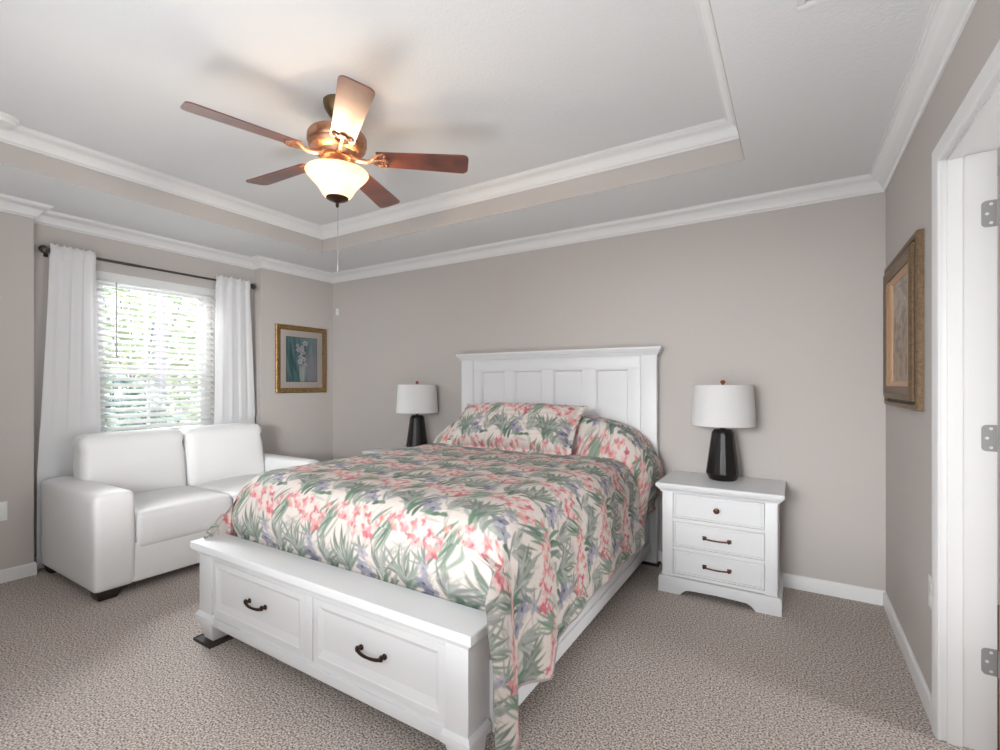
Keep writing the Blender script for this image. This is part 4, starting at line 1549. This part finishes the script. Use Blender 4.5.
def frame_ring(y0, y1, z0, z1, prof, xw, sgn):
    """mitred frame: prof = [(inset from outer edge, height off the wall)]"""
    vs, fs = [], []
    m = len(prof)
    for (cy, cz, sy, sz) in ((y0, z0, 1, 1), (y1, z0, -1, 1), (y1, z1, -1, -1), (y0, z1, 1, -1)):
        for i, h in prof:
            vs.append((xw + sgn * h, cy + sy * i, cz + sz * i))
    for k in range(4):
        k2 = (k + 1) % 4
        for q in range(m):
            q2 = (q + 1) % m
            fs.append((k * m + q, k2 * m + q, k2 * m + q2, k * m + q2))
    return MB().add(vs, fs)


frame_ring(PY0, PY1, PZ0, PZ1, [(0, 0.001), (0, 0.016), (0.006, 0.022), (0.016, 0.024), (0.030, 0.019), (0.044, 0.014), (0.050, 0.014), (0.050, 0.001)], XL, 1).build('frame', M['gold'], pic, angle=25)
mbm = frame_ring(PY0 + 0.045, PY1 - 0.045, PZ0 + 0.045, PZ1 - 0.045, [(0, 0.003), (0, 0.010), (0.064, 0.010), (0.066, 0.008), (0.066, 0.003)], XL, 1)
mbm.build('mat_board', M['mat_board'], pic, angle=25)
ay0, ay1, az0, az1 = PY0 + 0.110, PY1 - 0.110, PZ0 + 0.110, PZ1 - 0.110
gw, gh = ay1 - ay0, az1 - az0
nx_, nz_ = 110, 150
art = np.zeros((nz_ + 1, nx_ + 1, 3))
for jz in range(nz_ + 1):
    for ix in range(nx_ + 1):
        u, v2 = ix / nx_, jz / nz_
        base = C3(96, 142, 148) * (1 - u) + C3(150, 172, 180) * u
        art[jz, ix] = base * (0.85 + 0.2 * v2)
ar = random.Random(4)
per2 = (gw, gh)


def al(p0, p1, w, col, al_=0.8, cv=0.0, vein=None):
    lens(art, per2, (p0[0] * gw, p0[1] * gh), (p1[0] * gw, p1[1] * gh), w * gw, col, al_, cv, vein, False)


for k in range(46):
    x = ar.uniform(0, 0.62)
    al((x, ar.uniform(-0.1, 0.3)), (x + ar.uniform(-0.25, 0.2), ar.uniform(0.4, 1.1)), ar.uniform(0.015, 0.05), ar.choice([C3(58, 108, 116), C3(74, 128, 134), C3(120, 160, 164), C3(48, 92, 102), C3(140, 172, 172)]), 0.55, ar.uniform(-.1, .1))
for k in range(14):
    x = ar.uniform(0.62, 1.0)
    al((x, -0.05), (x + ar.uniform(-0.1, 0.1), ar.uniform(0.5, 1.0)), ar.uniform(0.04, 0.09), ar.choice([C3(176, 180, 196), C3(160, 176, 186), C3(188, 186, 196)]), 0.5)
for k in range(7):
    x = 0.46 + 0.02 * k
    al((x, -0.02), (x + (k - 3) * 0.02, 0.45), 0.022, ar.choice([C3(206, 214, 208), C3(188, 204, 196), C3(222, 226, 222)]), 0.9)
for fx_, fy_, fr_ in ((.60, .86, .10), (.40, .72, .10), (.52, .66, .10), (.46, .55, .09), (.55, .50, .09), (.44, .45, .10), (.60, .38, .07), (.50, .76, .08), (.36, .80, .06)):
    for q in range(6):
        a = q * PI / 3 + ar.uniform(-.3, .3)
        al((fx_, fy_), (fx_ + math.cos(a) * fr_, fy_ + math.sin(a) * fr_ * 0.72), 0.034, ar.choice([C3(226, 224, 228), C3(212, 208, 216), C3(236, 234, 236)]), 0.95, 0, C3(150, 150, 164))
    al((fx_ - .025, fy_), (fx_ + .025, fy_ - .012), .016, C3(84, 92, 104), 0.8)
al((.70, .52), (.86, .68), .014, C3(150, 140, 70), .7)
art[:2] = art[-2:] = C3(60, 70, 76)
art[:, :2] = art[:, -2:] = C3(60, 70, 76)
vs, fs = [], []
for jz in range(nz_ + 1):
    for ix in range(nx_ + 1):
        vs.append((XL + 0.006, ay0 + gw * ix / nx_, az0 + gh * jz / nz_))
for jz in range(nz_):
    for ix in range(nx_):
        q = jz * (nx_ + 1) + ix
        fs.append((q, q + 1, q + nx_ + 2, q + nx_ + 1))
M['art'] = pattern_mat('printed_art', 0.6)
ao = MB().add(vs, fs).build('print', M['art'], pic, smooth=False, fix=False)
color_attr(ao, np.concatenate([art.reshape(-1, 3), np.ones((art.shape[0] * art.shape[1], 1))], 1))
MB().box(XL + 0.0105, XL + 0.012, PY0 + 0.046, PY1 - 0.046, PZ0 + 0.046, PZ1 - 0.046).build('glazing', M['glass'], pic, smooth=False)

# ------------------------------------------------------------------ ornate painting on the right wall
QY0, QY1, QZ0, QZ1 = 2.505, 3.290, 1.149, 1.879
pt = thing('framed_painting', 'deep bronze framed faded landscape painting on the wall beside the doorway', 'painting', (XR, (QY0 + QY1) / 2, QZ0))
frame_ring(QY0, QY1, QZ0, QZ1, [(0, 0.001), (0, 0.020), (0.004, 0.026), (0.014, 0.028), (0.022, 0.024), (0.026, 0.016), (0.028, 0.001)], XR, -1).build('outer_moulding', M['old_gold'], pt, angle=25)
frame_ring(QY0 + 0.026, QY1 - 0.026, QZ0 + 0.026, QZ1 - 0.026, [(0, 0.001), (0, 0.016), (0.012, 0.018), (0.024, 0.024), (0.026, 0.001)], XR, -1).build('cove', M['patina'], pt, angle=25)
frame_ring(QY0 + 0.050, QY1 - 0.050, QZ0 + 0.038, QZ1 - 0.038, [(0, 0.001), (0, 0.030), (0.008, 0.038), (0.022, 0.040), (0.034, 0.036), (0.060, 0.034), (0.062, 0.001)], XR, -1).build('inner_moulding', M['old_gold'], pt, angle=25)
frame_ring(QY0 + 0.110, QY1 - 0.110, QZ0 + 0.044, QZ1 - 0.044, [(0, 0.001), (0, 0.031), (0.030, 0.030), (0.070, 0.026), (0.080, 0.018), (0.080, 0.001)], XR, -1).build('fillet', M['fillet'], pt, angle=25)
iy0, iy1, iz0, iz1 = QY0 + 0.185, QY1 - 0.185, QZ0 + 0.115, QZ1 - 0.115
gw2, gh2 = iy1 - iy0, iz1 - iz0
n1_, n2_ = 100, 120
cv = np.zeros((n2_ + 1, n1_ + 1, 3))
for jz in range(n2_ + 1):
    for ix in range(n1_ + 1):
        v2 = jz / n2_
        cv[jz, ix] = C3(176, 158, 142) * (1 - v2) + C3(160, 148, 136) * v2
pr = random.Random(8)
for k in range(160):
    u, v2 = pr.uniform(0, 1), pr.uniform(0, 1)
    hi_ = v2 > 0.62
    colr = pr.choice([C3(196, 184, 172), C3(148, 136, 124), C3(170, 160, 150)]) if hi_ else pr.choice([C3(138, 124, 112), C3(190, 170, 150), C3(112, 104, 100), C3(164, 140, 118), C3(124, 120, 122)])
    L = pr.uniform(0.03, 0.12) * (2.0 if hi_ else 1)
    a = pr.uniform(-0.6, 0.6) if hi_ else pr.uniform(0, 3.14)
    lens(cv, (gw2, gh2), (u * gw2, v2 * gh2), (u * gw2 + math.cos(a) * L, v2 * gh2 + math.sin(a) * L), pr.uniform(0.006, 0.02) * (1.5 if hi_ else 1), colr, 0.5, 0.1, None, False)
vs, fs = [], []
for jz in range(n2_ + 1):
    for ix in range(n1_ + 1):
        vs.append((XR - 0.015, iy0 + gw2 * ix / n1_, iz0 + gh2 * jz / n2_))
for jz in range(n2_):
    for ix in range(n1_):
        q = jz * (n1_ + 1) + ix
        fs.append((q, q + n1_ + 1, q + n1_ + 2, q + 1))
M['canvas'] = pattern_mat('painted_canvas', 0.6, (220, 0.2, 0.001))
po_ = MB().add(vs, fs).build('canvas', M['canvas'], pt, smooth=False, fix=False)
color_attr(po_, np.concatenate([cv.reshape(-1, 3), np.ones((cv.shape[0] * cv.shape[1], 1))], 1))

# ------------------------------------------------------------------ small fittings
sd = thing('smoke_detector', 'round white smoke detector on the tray ceiling at the edge of the photo', 'smoke detector', (-3.505, 0.735, HT))
MB().lathe([(0.074, HT), (0.075, HT - 0.004), (0.073, HT - 0.014), (0.066, HT - 0.016)], (-3.505, 0.735, 0), 36).build('mounting_ring', M['plastic'], sd)
MB().lathe([(0.064, HT - 0.012), (0.064, HT - 0.030), (0.060, HT - 0.038), (0.040, HT - 0.041), (0.038, HT - 0.038), (0.02, HT - 0.038)], (-3.505, 0.735, 0), 36).build('body', M['plastic'], sd)

av = thing('air_vent', 'white ceiling air register near the doorway', 'air vent', (0.160, 1.615, H))
q = MB()
vx0, vx1, vy0, vy1 = 0.008, 0.312, 1.462, 1.768
q.box(vx0, vx1, vy0, vy0 + 0.022, H - 0.010, H)
q.box(vx0, vx1, vy1 - 0.022, vy1, H - 0.010, H)
q.box(vx0, vx0 + 0.022, vy0 + 0.022, vy1 - 0.022, H - 0.010, H)
q.box(vx1 - 0.022, vx1, vy0 + 0.022, vy1 - 0.022, H - 0.010, H)
q.build('frame', M['trim'], av, bevel=0.002)
q = MB()
for k in range(10):
    yy = vy0 + 0.034 + k * 0.0265
    q.hexa([(vx0 + 0.022, yy - 0.008, H - 0.010), (vx1 - 0.022, yy - 0.008, H - 0.010), (vx1 - 0.022, yy - 0.006, H - 0.010), (vx0 + 0.022, yy - 0.006, H - 0.010),
            (vx0 + 0.022, yy + 0.008, H - 0.0005), (vx1 - 0.022, yy + 0.008, H - 0.0005), (vx1 - 0.022, yy + 0.010, H - 0.0005), (vx0 + 0.022, yy + 0.010, H - 0.0005)])
q.build('louvres', M['trim'], av)


def wall_plate(label, x, yc, zc, sgn):
    o = thing('wall_outlet', label, 'wall outlet', (x, yc, zc - 0.06))
    m = MB()
    x1 = x + sgn * 0.006
    m.box(min(x, x1), max(x, x1), yc - 0.038, yc + 0.038, zc - 0.060, zc + 0.060)
    m.build('plate', M['plastic'], o, bevel=0.002)
    m = MB()
    x2 = x + sgn * 0.008
    for dz_ in (-0.024, 0.024):
        m.box(min(x, x2), max(x, x2), yc - 0.017, yc + 0.017, zc + dz_ - 0.015, zc + dz_ + 0.015)
    m.build('socket', M['plastic'], o, bevel=0.003)
    return o


wall_plate('white wall outlet low on the wall beside the sofa, cut by the photo edge', XL, 0.893, 0.452, 1)
wall_plate('white wall outlet low beside the door casing, seen edge on', XR, 2.372, 0.473, -1)
sn = MB()
sn.prism([(-4.206, 3.45), (-4.170, 3.45), (-4.173, 3.436), (-4.180, 3.431), (-4.196, 3.431), (-4.203, 3.436)], 'z', 1.995, 2.070)
sn.box(-4.194, -4.182, 3.428, 3.433, 2.002, 2.035)
tag(sn.build('wall_sensor', M['plastic'], bevel=0.002), 'small white sensor on the back wall high in the corner', 'sensor')
